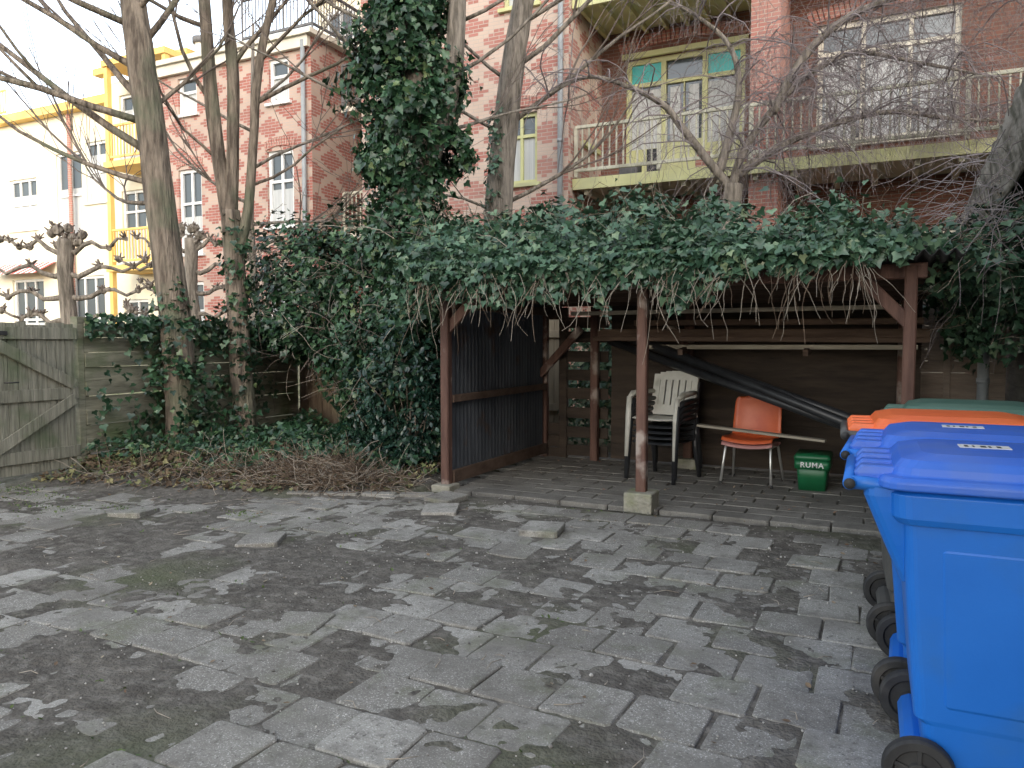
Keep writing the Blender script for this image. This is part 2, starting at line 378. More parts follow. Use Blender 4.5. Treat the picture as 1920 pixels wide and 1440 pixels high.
while y<6.05:
    off=.15*(row%2)+U(-.03,.03); x=-9.0+off
    while x<1.0:
        cx=x+.15
        if bed(cx,y)<.02 and not (R()<.02):
            w=noise.noise(Vector((cx*.5,y*.5,4)))
            tile(mb,cx+.05*w+U(-.005,.005),y+.09*noise.noise(Vector((cx*.35,y*.2,0)))+U(-.005,.005),.298,.298,.010*noise.noise(Vector((cx*.9,y*.9,7)))+U(-.007,.007),.08*w+U(-.035,.035),U(-.03,.03),U(-.03,.03))
        x+=.302
    y+=.302;row+=1
for (x,y,z,r,a,b) in [(-2.24,5.1,.05,.15,.02,.03),(-3.9,4.0,.03,.5,.05,.02),(-5.46,4.2,.035,.3,.04,-.05),(-3.26,5.35,.04,.4,.02,.06),(-3.45,5.75,.05,-.2,.0,.05),(-2.6,2.9,.01,.2,.05,.02)]:
    tile(mb,x,y,.29,.29,z,r,a,b)
for i in range(4): tile(mb,-4.75+i*.32,5.42+i*.13,.31,.12,.03,.38,0,0)
mb.build('paving',[M_tile],attr=True)
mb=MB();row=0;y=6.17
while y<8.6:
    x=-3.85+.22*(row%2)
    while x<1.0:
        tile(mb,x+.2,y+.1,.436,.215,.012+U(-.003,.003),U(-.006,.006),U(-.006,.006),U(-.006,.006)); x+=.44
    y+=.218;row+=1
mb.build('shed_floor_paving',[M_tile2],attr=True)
P=[];N=[]
for _ in range(240):
    x,y=U(-8,1),U(1,6.1)
    if bed(x,y)>0: continue
    P.append((x,y,max(soilz(x,y),.0)+.012));N.append((0,0,1))
for _ in range(160):
    P.append((U(-3.6,.1),U(6.4,8.4),.022));N.append((0,0,1))
leaves('fallen_leaves',P,N,.028,M_dead,OVAL,droop=0,jit=.3)
mb=MB()
for _ in range(3200):
    x,y=U(-8,.6),U(.9,6.6)
    if R()<.7: x=U(-4,.3);
    z=max(soilz(x,y),.0)+.004; s=U(.0025,.0055)*(1.9 if R()<.04 else 1)
    ring=[]
    for zz,k in((-.4,.7),(.2,1),(.8,.5)):
        ring.append([(x+s*k*math.cos(t)*U(.8,1.2),y+s*k*math.sin(t)*U(.8,1.2),z+s*zz) for t in [i*math.pi/2.5 for i in range(5)]])
    mb.rv=R(); mb.loft(ring,0)
mb.build('pebbles',[rndmat('pebble',[(0,(.12,.115,.105)),(.6,(.26,.25,.23)),(1,(.52,.50,.46))],.8)],attr=True)
mb=MB()
for _ in range(190):
    x,y=U(-7.5,0),U(1.3,6); 
    if R()<.5: x,y=U(-7.4,-3.8),U(4.6,6.3)
    a=U(0,6.3);l=U(.04,.14)*(1 if R()<.85 else 1.6);z=max(soilz(x,y),0)+.010
    mb.tube([(x,y,z),(x+math.cos(a)*l/2,y+math.sin(a)*l/2,z+U(0,.01)),(x+math.cos(a+.3)*l,y+math.sin(a+.3)*l,z)],[.0025,.002,.001],4)
mb.build('fallen_twigs',[M_root])

# ------------------------------------------------------------ timber fence + gate (left)
FX=-7.72
mb=MB()
for yp in (5.35,6.45,7.55,8.6): mb.box(FX-.05,FX+.05,yp-.05,yp+.05,0,1.66)
z=.12;k=0
while z<1.6:
    for (a,b) in((5.4,6.4),(6.5,7.5),(7.6,8.55)):
        dx=.05+(.022 if k%2 else 0)
        mb.beam((FX+dx,a-.05,z+U(-.01,.01)),(FX+dx,b+.05,z+U(-.012,.012)),.018,.152,0)
    z+=.155;k+=1
for k in range(9): mb.beam((FX+.06,4.2-.02,.12+k*.17),(FX+.06,.6,.12+k*.17+U(-.01,.01)),.018,.14)
for yp in(4.1,2.6,1.0): mb.box(FX-.05,FX+.04,yp-.05,yp+.05,0,1.7)
x=-7.6
while x<-3.95:
    h=1.62+U(-.04,.03); mb.beam((x+.06,8.62+U(-.008,.008),0),(x+.06,8.62,h),.13,.02,1); x+=.135
for zz in (.4,1.3): mb.beam((-7.65,8.65,zz),(-3.95,8.65,zz),.03,.08,1)
mb.build('timber_fence',[M_fence,M_fence2])
e=empty('garden_gate')
mb=MB()
y=4.32
while y<5.22:
    mb.beam((FX+.03,y,.08),(FX+.03,y,1.58+U(-.02,.02)),.092,.022,up=(1,0,0)); y+=.098
mb.build('boards',[M_gate],e)
mb=MB()
for zz in(.25,.86,1.48): mb.beam((FX+.056,4.27,zz),(FX+.056,5.27,zz),.024,.12)
mb.beam((FX+.072,4.33,1.44),(FX+.072,5.22,.95),.022,.11); mb.beam((FX+.072,4.33,.3),(FX+.072,5.22,.80),.022,.11)
mb.build('brace_frame',[M_gate],e)
mb=MB(); mb.box(FX+.07,FX+.085,4.27,4.55,1.46,1.5); mb.tube([(FX+.09,4.5,1.0),(FX+.12,4.5,1.0),(FX+.12,4.62,1.0)],.008,6)
mb.build('latch',[M_rubber],e)
mb=MB(); mb.box(FX-.05,FX+.06,4.16,4.26,0,1.68); mb.box(FX-.05,FX+.06,5.28,5.345,0,1.66); mb.build('gate_posts',[M_fence],e)

# ------------------------------------------------------------ carport shed
SX0,SX1,SY0,SY1=-3.71,.14,6.2,8.55
e=empty('open_timber_shed')
mb=MB()
for x in(SX0,-1.82,SX1): mb.beam((x,SY0,.13 if x>-3 else .05),(x,SY0,1.93),.085,.085)
mb.beam((SX0,SY1-.05,0),(SX0,SY1-.05,1.85),.09,.09); mb.beam((-1.95,SY1-.12,.1),(-1.95,SY1-.12,1.8),.1,.1); mb.beam((SX1,SY1-.1,0),(SX1,SY1-.1,1.8),.1,.1)
mb.beam((SX0-.15,SY0,1.88),(SX1+.1,SY0,1.90),.07,.11)
mb.beam((SX1,SY0-.01,1.52),(SX1-.32,SY0-.01,1.86),.05,.09)
mb.beam((SX1,SY0+.02,1.5),(SX1,SY0+.4,1.84),.05,.09)
mb.beam((SX0,SY0+.02,1.5),(SX0+.35,SY0+.02,1.86),.05,.09)
mb.beam((-1.95,SY1-.14,1.35),(-2.3,SY1-.14,1.72),.05,.09)
mb.beam((-3.05,SY1-.1,0),(-3.05,SY1-.1,1.8),.09,.09)
mb.beam((-3.72,SY1-.16,1.0),(-3.2,SY1-.16,1.55),.05,.09)
mb.build('posts',[M_shedw],e)
mb=MB()
mb.grid(lambda u,v:(SX0+.0+.014*math.sin(u*2*math.pi*30),SY0+.06+2.2*u,.14+1.72*v),360,1); mb.build('corrugated_side',[M_corr],e)
mb=MB()
mb.grid(lambda u,v:(SX0-.25+4.42*u,SY0-.25+2.8*v,2.0-.10*v+.022*math.sin(u*2*math.pi*48)),500,2); mb.build('corrugated_roof',[M_roofs],e,solid=.006)
mb=MB()
for zz,w in((.12,.12),(.86,.07),(1.75,.09)): mb.beam((SX0+.04,SY0+.05,zz),(SX0+.04,SY1-.1,zz),.035,w)
for k in range(5): mb.beam((SX0-.1,SY0+.35+k*.48,1.91-k*.017),(SX1+.2,SY0+.35+k*.48,1.91-k*.017),.05,.07)
mb.build('rails_and_purlins',[M_beam],e)
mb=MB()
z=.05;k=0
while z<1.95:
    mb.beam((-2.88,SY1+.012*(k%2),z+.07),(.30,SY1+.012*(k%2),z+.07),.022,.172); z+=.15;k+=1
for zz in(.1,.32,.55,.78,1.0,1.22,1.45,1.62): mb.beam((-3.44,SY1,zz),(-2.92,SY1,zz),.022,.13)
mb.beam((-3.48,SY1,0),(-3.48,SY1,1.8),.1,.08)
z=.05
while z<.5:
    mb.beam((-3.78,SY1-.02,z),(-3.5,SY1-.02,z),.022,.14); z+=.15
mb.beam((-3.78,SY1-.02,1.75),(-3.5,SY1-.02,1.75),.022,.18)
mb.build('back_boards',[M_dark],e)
mb=MB()
for x,y in((-1.82,SY0),):
    mb.box(x-.12,x+.12,y-.12,y+.12,-.02,.15)
mb.box(SX0-.1,SX0+.1,SY0-.12,SY0+.08,-.02,.06); mb.box(-2.07,-1.83,SY1-.25,SY1-.03,0,.12)
mb.box(SX1-.1,SX1+.1,SY0-.1,SY0+.1,-.02,.13)
mb.build('footing_blocks',[M_conc],e,bevel=.012)
e=empty('stored_timber')
mb=MB()
mb.beam((-2.4,8.05,1.34),(.25,7.95,1.345),.07,.045); mb.beam((-3.0,7.6,1.69),(.1,7.5,1.70),.06,.04)
mb.build('pale_lath',[M_lath],e)
mb=MB(); mb.beam((-2.9,8.2,1.48),(.35,8.1,1.46),.16,.11); mb.beam((-2.9,8.0,1.43),(.35,7.9,1.41),.08,.05); mb.beam((-2.5,8.25,1.60),(.3,8.2,1.59),.16,.06)
for x in(-1.9,-.7,.16): mb.beam((x,8.5,1.36),(x,7.8,1.29),.05,.06)
mb.build('brown_beam',[M_beam],e)
e=empty('black_pipe_bundle')
for k,(dy,dz) in enumerate(((0,0),(.02,.085),(.10,.04),(-.07,.05))):
    mb=MB(); mb.tube([(-2.8+.1*k,8.25+dy*.4,1.40+dz),(.48-.05*k,6.82+dy,.44+dz)],.042,14); mb.build('pipe',[M_blackp],e)
mb=MB()
for k in range(3):
    mb.box(.2,.62,6.55,6.6,.02+k*.13,.13+k*.13);mb.box(.2,.62,6.98,7.03,.02+k*.13,.13+k*.13)
for x in(.2,.58): mb.box(x,x+.04,6.6,6.98,.0,.38)
mb.build('wooden_crate',[M_beam])
mb=MB(); mb.beam((-1.64,7.50,.585),(-.48,7.42,.505),.10,.022); mb.build('loose_plank',[M_lath])
mb=MB()
for k in range(8): mb.beam((-4.9+k*.125,9.7,.05),(-4.9+k*.125,9.7,1.85),.12,.02)
mb.beam((-4.9,9.67,.5),(-3.95,9.67,.5),.03,.1);mb.beam((-4.9,9.67,1.5),(-3.95,9.67,1.5),.03,.1)
mb.tube([(-4.3,9.66,1.0),(-4.3,9.62,1.0),(-4.18,9.62,1.0)],.01,6,1)
mb.build('wooden_door',[mat('door_wood',(.24,.20,.14),(.33,.28,.20),.8,4,(3,3,.3)),M_chrome])

# ------------------------------------------------------------ chairs
def monobloc(mb,ox,oy,oz,rot,mi=0):
    c,s=math.cos(rot),math.sin(rot)
    T=lambda x,y,z:(ox+c*x-s*y,oy+s*x+c*y,oz+z)
    def seat(u,v): 
        x=(u-.5)*.46; y=-.22+.44*v
        return T(x,y,.42-.02*math.sin(v*math.pi)-.015*math.cos(x*6)-.02*v+(-.03 if v==0 else 0))
    mb.grid(seat,6,6,mi)
    def bk(x,z): 
        t=(z-.40)/.45
        return T(x,.21+.10*t-.25*(x*x),z)
    def strip(x0,x1,z0,z1,n=3):
        vs=[]
        for j in range(n+1):
            z=z0+(z1-z0)*j/n
            a=Vector(bk(x0,z));b2=Vector(bk(x1,z)); off=Vector(T(0,.012,0))-Vector(T(0,0,0))
            vs.append([a-off,b2-off,b2+off,a+off])
        mb.loft(vs,mi)
    n=5
    for i in range(n): 
        xc=-.15+.075*i; strip(xc-.027,xc+.027,.50,.76)
    for i in range(8):
        x0=-.25+.0625*i; x1=x0+.0625; k0=1-((x0+x1)/2/.25)**2
        strip(x0,x1,.76,.79+.06*k0**.6,1); strip(x0,x1,.40,.50,1)
    strip(-.25,-.185,.50,.76); strip(.185,.25,.50,.76)
    for sx in(-1,1):
        mb.tube([T(sx*.24,.22,.64),T(sx*.275,.05,.64),T(sx*.28,-.12,.63),T(sx*.27,-.2,.59)],[.022,.026,.028,.022],6,mi)
        mb.tube([T(sx*.27,-.2,.60),T(sx*.265,-.22,.42),T(sx*.27,-.25,.0)],[.025,.03,.02],6,mi)
        mb.tube([T(sx*.235,.22,.46),T(sx*.245,.24,.3),T(sx*.26,.30,.0)],[.028,.028,.02],6,mi)
e=empty('stacked_garden_chairs')
mb=MB(); monobloc(mb,-2.03,7.65,.24,-.25); mb.build('white_chair',[M_whitep],e,solid=.006)
for k in range(4):
    mb=MB(); monobloc(mb,-2.03+.004*k,7.65,.0+.055*k,-.25+U(-.02,.02)); mb.build('dark_chair',[M_blackp],e,solid=.006)
e=empty('orange_stacking_chair')
def shell(mb,ox,oy,dz,mi,rot=-.1,back=True):
    c,s=math.cos(rot),math.sin(rot)
    T=lambda x,y,z:(ox+c*x-s*y,oy+s*x+c*y,z+dz)
    prof=[(-.22,.415),(-.20,.445),(-.1,.445),(.05,.435),(.15,.44),(.19,.47),(.21,.54),(.23,.64),(.25,.74),(.27,.82),(.275,.86)] if back else [(-.22,.415),(-.20,.445),(-.1,.445),(.05,.435),(.15,.44),(.19,.47)]
    def f(u,v):
        t=v*(len(prof)-1); i=min(int(t),len(prof)-2); q=t-i
        y=prof[i][0]*(1-q)+prof[i+1][0]*q; z=prof[i][1]*(1-q)+prof[i+1][1]*q
        x=(u-.5)*2; w=.24
        if back:
            if v>.45: w=.24-.03*(v-.45)
            if v>.85: w*=1-.35*((v-.85)/.15)**2
        cur=x*x
        return T(x*w,y-.05*cur*(1 if v>.5 else .2),z+(.03*cur if v<.5 else 0)-(.03*cur if v>.95 else 0))
    mb.grid(f,12,40 if back else 12,mi)
mb=MB(); shell(mb,-1.17,7.78,0,0); mb.build('orange_shell',[M_ochair],e,solid=.007)
mb=MB(); shell(mb,-1.17,7.78,-.045,0,back=False); mb.build('pink_seat_below',[M_pink],e,solid=.007)
mb=MB()
c,s=math.cos(-.1),math.sin(-.1); T=lambda x,y,z:(-1.17+c*x-s*y,7.78+s*x+c*y,z)
for sx in(-1,1):
    mb.tube([T(sx*.24,-.24,.015),T(sx*.215,-.17,.36),T(sx*.21,-.15,.385),T(sx*.21,.12,.385),T(sx*.215,.14,.36),T(sx*.25,.24,.015)],.0125,8)
mb.tube([T(-.215,-.15,.385),T(.215,-.15,.385)],.0105,8);mb.tube([T(-.215,.1,.385),T(.215,.1,.385)],.0105,8)
mb.build('steel_legs',[M_chrome],e)
mb=MB()
for sx in(-1,1):
    for q in(-.24,.24): mb.tube([T(sx*.243,q,0.013),T(sx*.241,q*.99,.045)],.015,8)
mb.build('feet',[M_rubber],e)

def rring(x0,x1,y0,y1,z,r,n=4):
    out=[]
    for cx,cy,a0 in((x1-r,y0+r,-90),(x1-r,y1-r,0),(x0+r,y1-r,90),(x0+r,y0+r,180)):
        for i in range(n+1):
            t=math.radians(a0+90*i/n); out.append((cx+r*math.cos(t),cy+r*math.sin(t),z))
    return out
e=empty('green_recycling_box')
bx,by=-.60,7.72
mb=MB(); mb.loft([rring(bx-.12,bx+.12,by-.15,by+.15,.015,.03),rring(bx-.14,bx+.14,by-.18,by+.18,.30,.03)],0,True); 
mb.loft([rring(bx-.155,bx+.155,by-.195,by+.195,.22,.03),rring(bx-.155,bx+.155,by-.195,by+.195,.30,.03)],0,True)
mb.build('box_body',[M_green],e)
mb=MB(); mb.loft([rring(bx-.16,bx+.16,by-.2,by+.2,.303,.03),rring(bx-.16,bx+.16,by-.2,by+.2,.335,.03),rring(bx-.145,bx+.145,by-.185,by+.185,.355,.03)],0,True); mb.build('lid',[M_green],e)
cu=bpy.data.curves.new('lettering','FONT'); cu.body='RUMA'; cu.size=.068; cu.extrude=.001; cu.align_x='CENTER'; cu.space_character=1.15; cu.offset=.0012
cu.materials.append(M_white); o=bpy.data.objects.new('lettering',cu); col.objects.link(o); o.parent=e
o.location=(bx,by-.1975,.238); o.rotation_euler=(math.pi/2,0,0)

# ------------------------------------------------------------ wheelie bins
def bin_(name,X0,Yc,bm,lm,rot=0,sticker=False,stx=.45):
    e=empty(name); M=Matrix.Translation((X0,Yc,0))@Matrix.Rotation(rot,4,'Z')
    mb=MB()
    S=[(.05,.16,.58,.215),(.065,.145,.595,.225),(.24,.135,.615,.235),(.255,.115,.625,.238),(.60,.085,.665,.258),(.86,.07,.695,.272)]
    mb.loft([rring(a,b,-h,h,z,.035,5) for z,a,b,h in S],0,False)
    # slightly raised centre panel on each side
    for sy in(-1,1):
        pr=[]
        for z,a,b2,h in((.30,.20,.54,.2405),(.31,.19,.55,.2455),(.78,.17,.59,.2705),(.79,.18,.58,.2665)):
            pr.append([(a,sy*(h-.012),z),(b2,sy*(h-.012),z),(b2-.008,sy*h,z),(a+.008,sy*h,z)])
        mb.loft(pr,0,False)
    mb.loft([rring(.05,.71,-.282,.282,.855,.06,5),rring(.035,.72,-.290,.290,.875,.06,5),rring(.03,.725,-.293,.293,.945,.06,5),rring(.045,.71,-.28,.28,.955,.06,5)],0,False)
    mb.loft([rring(.07,.16,-.21,.21,.66,.03,3),rring(.02,.16,-.235,.235,.78,.03,3),rring(-.02,.16,-.25,.25,.88,.03,3),rring(-.04,.16,-.255,.255,.93,.03,3),rring(-.04,.16,-.255,.255,.96,.03,3)],0,False)
    mb.tube([(.13,-.20,.105),(.13,.20,.105)],.045,10)
    mb.build('body',[bm],e,M=M,bevel=.005)
    mb=MB()
    for sy in(-1,1): mb.tube([(.10,sy*.235,.95),(-.03,sy*.235,.965),(-.075,sy*.235,.965)],[.022,.022,.022],8)
    mb.tube([(-.08,-.265,.965),(-.08,.265,.965)],.020,12)
    mb.build('handle',[bm],e,M=M)
    mb=MB()
    for sy in(-1,1): mb.tube([(-.08,sy*.266,.965),(-.08,sy*.272,.965)],.017,12)
    mb.build('handle_caps',[M_rubber],e,M=M)
    mb=MB()
    L=[(.02,.75,.300,.958,.07),(.0,.762,.312,.962,.07),(.0,.762,.312,.985,.07),(.012,.75,.302,.996,.07),(.035,.73,.280,1.000,.07),(.042,.722,.272,1.024,.07),(.06,.70,.255,1.046,.07),(.12,.62,.20,1.062,.06),(.2,.5,.1,1.068,.05)]
    mb.loft([rring(a,b,-h,h,z,r,5) for a,b,h,z,r in L],0,False)
    for sy in(-.2,-.07,.07,.2):
        mb.loft([rring(-.06,.06,sy-.03,sy+.03,.975,.012,3),rring(-.07,.06,sy-.03,sy+.03,.995,.012,3),rring(-.05,.07,sy-.026,sy+.026,1.02,.012,3)],0,False)
    mb.build('lid',[lm],e,M=M,bevel=.005)
    for sy in(-1,1):
        mb=MB(); yy=sy*.262
        prof=[(.0,.026),(.03,.026),(.034,.012),(.066,.012),(.072,.024),(.096,.024),(.102,.014),(.102,-.014),(.096,-.024),(.072,-.024),(.066,-.012),(.034,-.012),(.03,-.026),(.0,-.026)]
        rings=[]
        for r,h in prof: rings.append([(.13+r*math.cos(t),yy+sy*h,.105+r*math.sin(t)) for t in [i*2*math.pi/28 for i in range(28)]])
        mb.loft(rings,0,False,cap=False)
        for i in range(5):
            t=i*2*math.pi/5+.3; mb.beam((.13+.025*math.cos(t),yy+sy*.014,.105+.025*math.sin(t)),(.13+.072*math.cos(t),yy+sy*.014,.105+.072*math.sin(t)),.014,.014,0)
        mb.build('wheel',[M_rubber],e,M=M,bevel=.003)
    if sticker:
        mb=MB()
        mb.box(stx-.07,stx+.07,-.06,.02,1.0683,1.0698,0)
        for k,w in enumerate((.018,.01,.026,.012,.02)): mb.box(stx-.055+k*.022,stx-.055+k*.022+w*.6,-.045,-.005,1.0699,1.0704,1)
        mb.build('label',[M_white,M_blackp],e,M=M)
bin_('blue_wheelie_bin',-.02,2.82,M_blue,M_blueL,.02,True,.30)
bin_('blue_wheelie_bin.001',-.05,3.46,M_blue,M_blueL,-.02,True,.32)
bin_('orange_lid_wheelie_bin',-.10,4.12,M_gbody,M_orangeL,.05)
bin_('green_lid_wheelie_bin',.05,4.98,M_gbody,M_greenL,-.05)

# ------------------------------------------------------------ right hand building
e=empty('weatherboard_barn')
mb=MB(); z=0
while z<3.0:
    mb.add([(1.10,1.0,z),(1.10,9.6,z),(1.07,9.6,z),(1.07,1.0,z),(1.10,1.0,z+.17),(1.10,9.6,z+.17),(1.095,9.6,z+.17),(1.095,1.0,z+.17)],[(3,2,6,7),(0,3,2,1),(4,5,6,7),(1,2,6,5)]); z+=.165
mb.box(1.10,4.2,1.0,9.6,0,2.9); mb.box(1.03,1.11,9.55,9.65,0,2.7)
mb.build('walls',[M_wood_r],e)
mb=MB()
def rf(u,v):
    y=.4+9.9*v; x=.72+2.0*u; z=(3.18-.055*(y-2))+u*1.5
    return (x,y,z+.02*math.sin(v*160)+.02*noise.noise(Vector((x*3,y*3,0))))
mb.grid(rf,8,200,0); mb.build('mossy_roof',[M_moss],e,solid=.07)
mb=MB()
def ff(u,v):
    y=.4+9.9*v; zt=3.27-.0545*(y-.4)
    return (.715+.10*u+.012*noise.noise(Vector((y*3,u*3,1))),y,zt-.36*u+.015*noise.noise(Vector((y*5,0,u))))
mb.grid(ff,6,200); mb.build('fascia',[M_moss],e,solid=.02)
mb=MB(); 
for k in range(14): mb.beam((.84,.8+k*.7,3.12-.038*k),(1.2,.8+k*.7,3.38-.038*k),.05,.08)
mb.build('rafters',[M_wood_r],e)
mb=MB(); z=0
while z<2.1:
    mb.beam((.24,9.0,z+.06),(1.06,9.0,z+.06),.02,.118); z+=.12
mb.beam((.55,8.97,0),(.55,8.97,2.1),.06,.03)
mb.build('plank_wall',[mat('plank_wall_wood',(.18,.14,.11),(.29,.235,.19),.9,5,(.3,1,2),.4,20)])
mb=MB(); mb.tube([(.82,8.5,0),(.82,8.5,1.95),(.86,8.5,2.05),(1.02,8.5,2.25)],.05,12); mb.tube([(.82,8.5,1.0),(.82,8.5,1.05)],.058,12); mb.tube([(.82,8.5,1.9),(1.08,8.3,1.93)],.03,8)
mb.build('downpipe',[M_pvc])

# ------------------------------------------------------------ buildings
MATS=[M_brA,M_pil,M_yg,M_cream,M_glass,M_wframe,M_curt,M_teal,M_dkglass,M_rail,M_slate,M_brB,M_brC,M_pvc,M_yellow,M_ycream,M_awn]
BA,PI,YG,CR,GL,WF,CU,TE,DK,RA,SL,BB,BC,PV,YE,YC,AW=range(17)
def railing(mb,p,q,z,h=.95,sp=.13,mi=RA,post=True,slat=.028,bw=.03):
    p=Vector((p[0],p[1],0));q=Vector((q[0],q[1],0));L=(q-p).length; n=int(L/sp)
    Z=Vector((0,0,1))
    mb.beam(p+Z*(z+h),q+Z*(z+h),.06,.06,mi); mb.beam(p+Z*(z+.12),q+Z*(z+.12),.05,.06,mi)
    for i in range(n+1):
        a=p.lerp(q,i/n); w=slat*(2.6 if i%12==0 else 1)
        mb.beam(a+Z*(z+(0 if i%12==0 else .12)),a+Z*(z+h),w,bw,mi,up=(0,1,0))
e=empty('brick_balcony_house')
mb=MB()
hA=[(-4.8,-2.5,4.45,6.95),(-1.25,.98,4.9,7.0),(-4.4,-3.2,.9,3.4),(.1,1.1,.9,3.3),(1.5,2.5,.9,3.3),(2.4,4.2,4.5,7.0),(-4.8,-2.5,8.2,10.6),(-1.25,.98,8.3,10.6)]
wall(mb,'x',-5.3,9,0,12.5,15.0,hA,BA)
wall(mb,'y',13.2,15.0,0,12.5,-5.3,[(13.9,14.7,5.2,7.1)],BB,sgn=1)
mb.box(-2.2,-1.72,13.7,14.99,0,12.5,PI)
mb.box(4.6,5.1,13.7,14.99,0,12.5,PI)
mb.box(-5.28,9,15.2,25,0,12.5,BA)
mb.build('brick_walls',MATS,e)
mb=MB()
x0,x1,z0,z1=-4.8,-2.5,4.45,6.95; y=15.12
window(mb,x0,x1,z0,z1,y,YG,GL,1,(.80,),.10,False)
for xx in(-4.05,-3.25): mb.box(xx-.05,xx+.05,y-.07,y-.003,z0,z1-.1,YG)
mb.box(x0+.1,-4.1,y-.02,y-.012,z0+2.05,z1-.1,TE); mb.box(-3.2,x1-.1,y-.02,y-.012,z0+2.05,z1-.1,TE)
for a,b2 in((-4.0,-3.66),(-3.64,-3.3)):
    mb.box(a,b2,y-.05,y-.013,z0+.02,z0+.85,YG); mb.box(a+.07,b2-.07,y-.012,y-.006,z0+.85,z0+1.9,CU)
mb.box(-3.66,-3.64,y-.05,y-.004,z0,z0+2,YG)
mb.box(x0+.1,-4.1,y-.018,y-.011,z0+.75,z0+1.9,CU); mb.box(-3.2,x1-.1,y-.018,y-.011,z0+.75,z0+1.9,CU)
mb.box(x0+.1,-4.1,y-.05,y-.011,z0,z0+.75,YG); mb.box(-3.2,x1-.1,y-.05,y-.011,z0,z0+.75,YG)
mb.box(x0-.06,x1+.06,14.93,14.995,z1,z1+.1,YG)
window(mb,-1.25,.98,4.9,7.0,15.12,CR,GL,3,(.76,),.09,True,None)
for a,b2 in((-1.12,-.6),(-.45,.2),(.35,.85)): mb.box(a,b2,15.112,15.118,5.0,6.45,CU)
window(mb,2.4,4.2,4.5,7.0,15.12,CR,GL,2,(.75,),.09,False)
window(mb,-4.4,-3.2,.9,3.4,15.12,YG,DK,2,(.7,)); window(mb,.1,1.1,.9,3.3,15.12,CR,DK,2,(.7,)); window(mb,1.5,2.5,.9,3.3,15.12,CR,DK,2,(.7,))
window(mb,-4.8,-2.5,8.2,10.6,15.12,YG,GL,3,(.75,)); window(mb,-1.25,.98,8.3,10.6,15.12,CR,GL,3,(.75,))
for a,b2 in((13.9,13.97),(14.63,14.7)): mb.box(-5.40,-5.34,a,b2,5.2,7.1,YG)
mb.box(-5.44,-5.42,13.9,14.7,5.2,7.1,GL); mb.box(-5.40,-5.34,13.97,14.63,6.4,6.46,YG); mb.box(-5.31,-5.22,13.85,14.75,5.1,5.19,YG)
mb.build('windows',MATS,e)
mb=MB()
for xc,w,zt in((-.13,1.25,7.02),(-3.65,1.25,7.06)):
    for i in range(30):
        t=-1+2*(i+.5)/30; mb.beam((xc+t*w,14.985,zt+.14*(1-t*t)),(xc+t*w*1.06,14.985,zt+.22+.14*(1-t*t)),.07,.03,PI,up=(0,1,0))
mb.build('brick_arches',MATS,e)
mb=MB()
mb.box(-5.29,4.5,13.45,14.98,4.22,4.36,RA); mb.box(-5.29,4.5,13.38,13.447,4.18,4.38,YG)
railing(mb,(-5.25,13.45),(4.5,13.45),4.42,.9)
mb.box(-5.29,-2.21,13.40,14.98,7.5,7.62,YG); mb.box(-5.29,-2.21,13.32,13.397,7.42,7.72,YG)
for k in range(8): mb.box(-5.2+k*.4,-5.13+k*.4,13.42,14.97,7.40,7.497,YG)
mb.box(-1.71,4.5,13.9,14.98,7.75,7.9,CR)
railing(mb,(-5.25,13.40),(-2.25,13.40),7.72,.9)
for k in range(16): mb.box(-5.1+k*.6,-5.02+k*.6,13.5,14.97,4.1,4.215,RA)
mb.box(-4.6,-4.25,14.0,14.3,4.37,4.7,SL); mb.box(-4.1,-3.9,14.1,14.3,4.37,4.95,DK); mb.box(-3.2,-2.95,14.1,14.35,4.37,4.8,PI)
mb.build('balconies',MATS,e)
e=empty('patterned_brick_house')
mb=MB()
hB=[(-6.62,-5.92,4.35,5.65),(-6.62,-5.92,7.6,9.3),(-8.9,-8.0,4.3,6.2),(-8.9,-8.0,7.6,9.3),(-8.9,-8.0,1,3.0),(-6.62,-5.92,1,2.9)]
wall(mb,'x',-9.9,-5.3,0,12,13.2,hB,BB); 
wall(mb,'y',13.2,16,0,12,-9.9,[],BB,sgn=-1)
mb.box(-9.88,-5.32,13.4,24,0,11.95,BB)
mb.build('brick_walls',MATS,e)
mb=MB()
for h in hB: window(mb,*h,13.32,YG if h[0]>-7 else WF,GL,2,(.68,),.07,True,CU)
for i in range(12):
    t=-1+2*(i+.5)/12; mb.beam((-6.27+t*.38,13.185,5.66+.1*(1-t*t)),(-6.27+t*.42,13.185,5.86+.1*(1-t*t)),.06,.03,PI,up=(0,1,0))
mb.build('windows',MATS,e)
mb=MB(); mb.tube([(-5.42,13.1,0),(-5.42,13.1,12)],.05,10,PV); 
for z in range(1,12,2): mb.tube([(-5.42,13.1,z),(-5.42,13.1,z+.06)],.06,10,PV)
mb.box(-9.95,-5.25,12.95,13.19,11.8,12.1,CR); mb.build('downpipe_and_cornice',MATS,e)
e=empty('red_brick_house')
mb=MB()
hC=[(-13.15,-12.55,6.95,7.95),(-13.25,-12.45,4.1,5.85),(-16.15,-15.5,7.05,7.95),(-16.2,-15.4,3.6,5.7),(-13.25,-12.45,.9,3.0),(-16.2,-15.4,.9,2.9)]
wall(mb,'x',-16.8,-11.9,0,8.3,14.0,hC,BC)
wall(mb,'y',14.0,16.0,0,8.3,-11.9,[],BC,sgn=1)
wall(mb,'x',-11.9,-9.9,0,12,16.0,[(-11.5,-10.3,4.0,6.3),(-11.5,-10.3,7.1,9.3)],BC)
mb.box(-16.78,-11.92,14.2,24,0,8.25,BC)
mb.box(-14.6,-9.92,17.5,26,0,10.9,YC)
mb.build('brick_walls',MATS,e)
mb=MB()
for h in hC: window(mb,*h,14.12,WF,GL,1 if h[1]-h[0]<.7 else 2,(.6,),.08,True,CU)
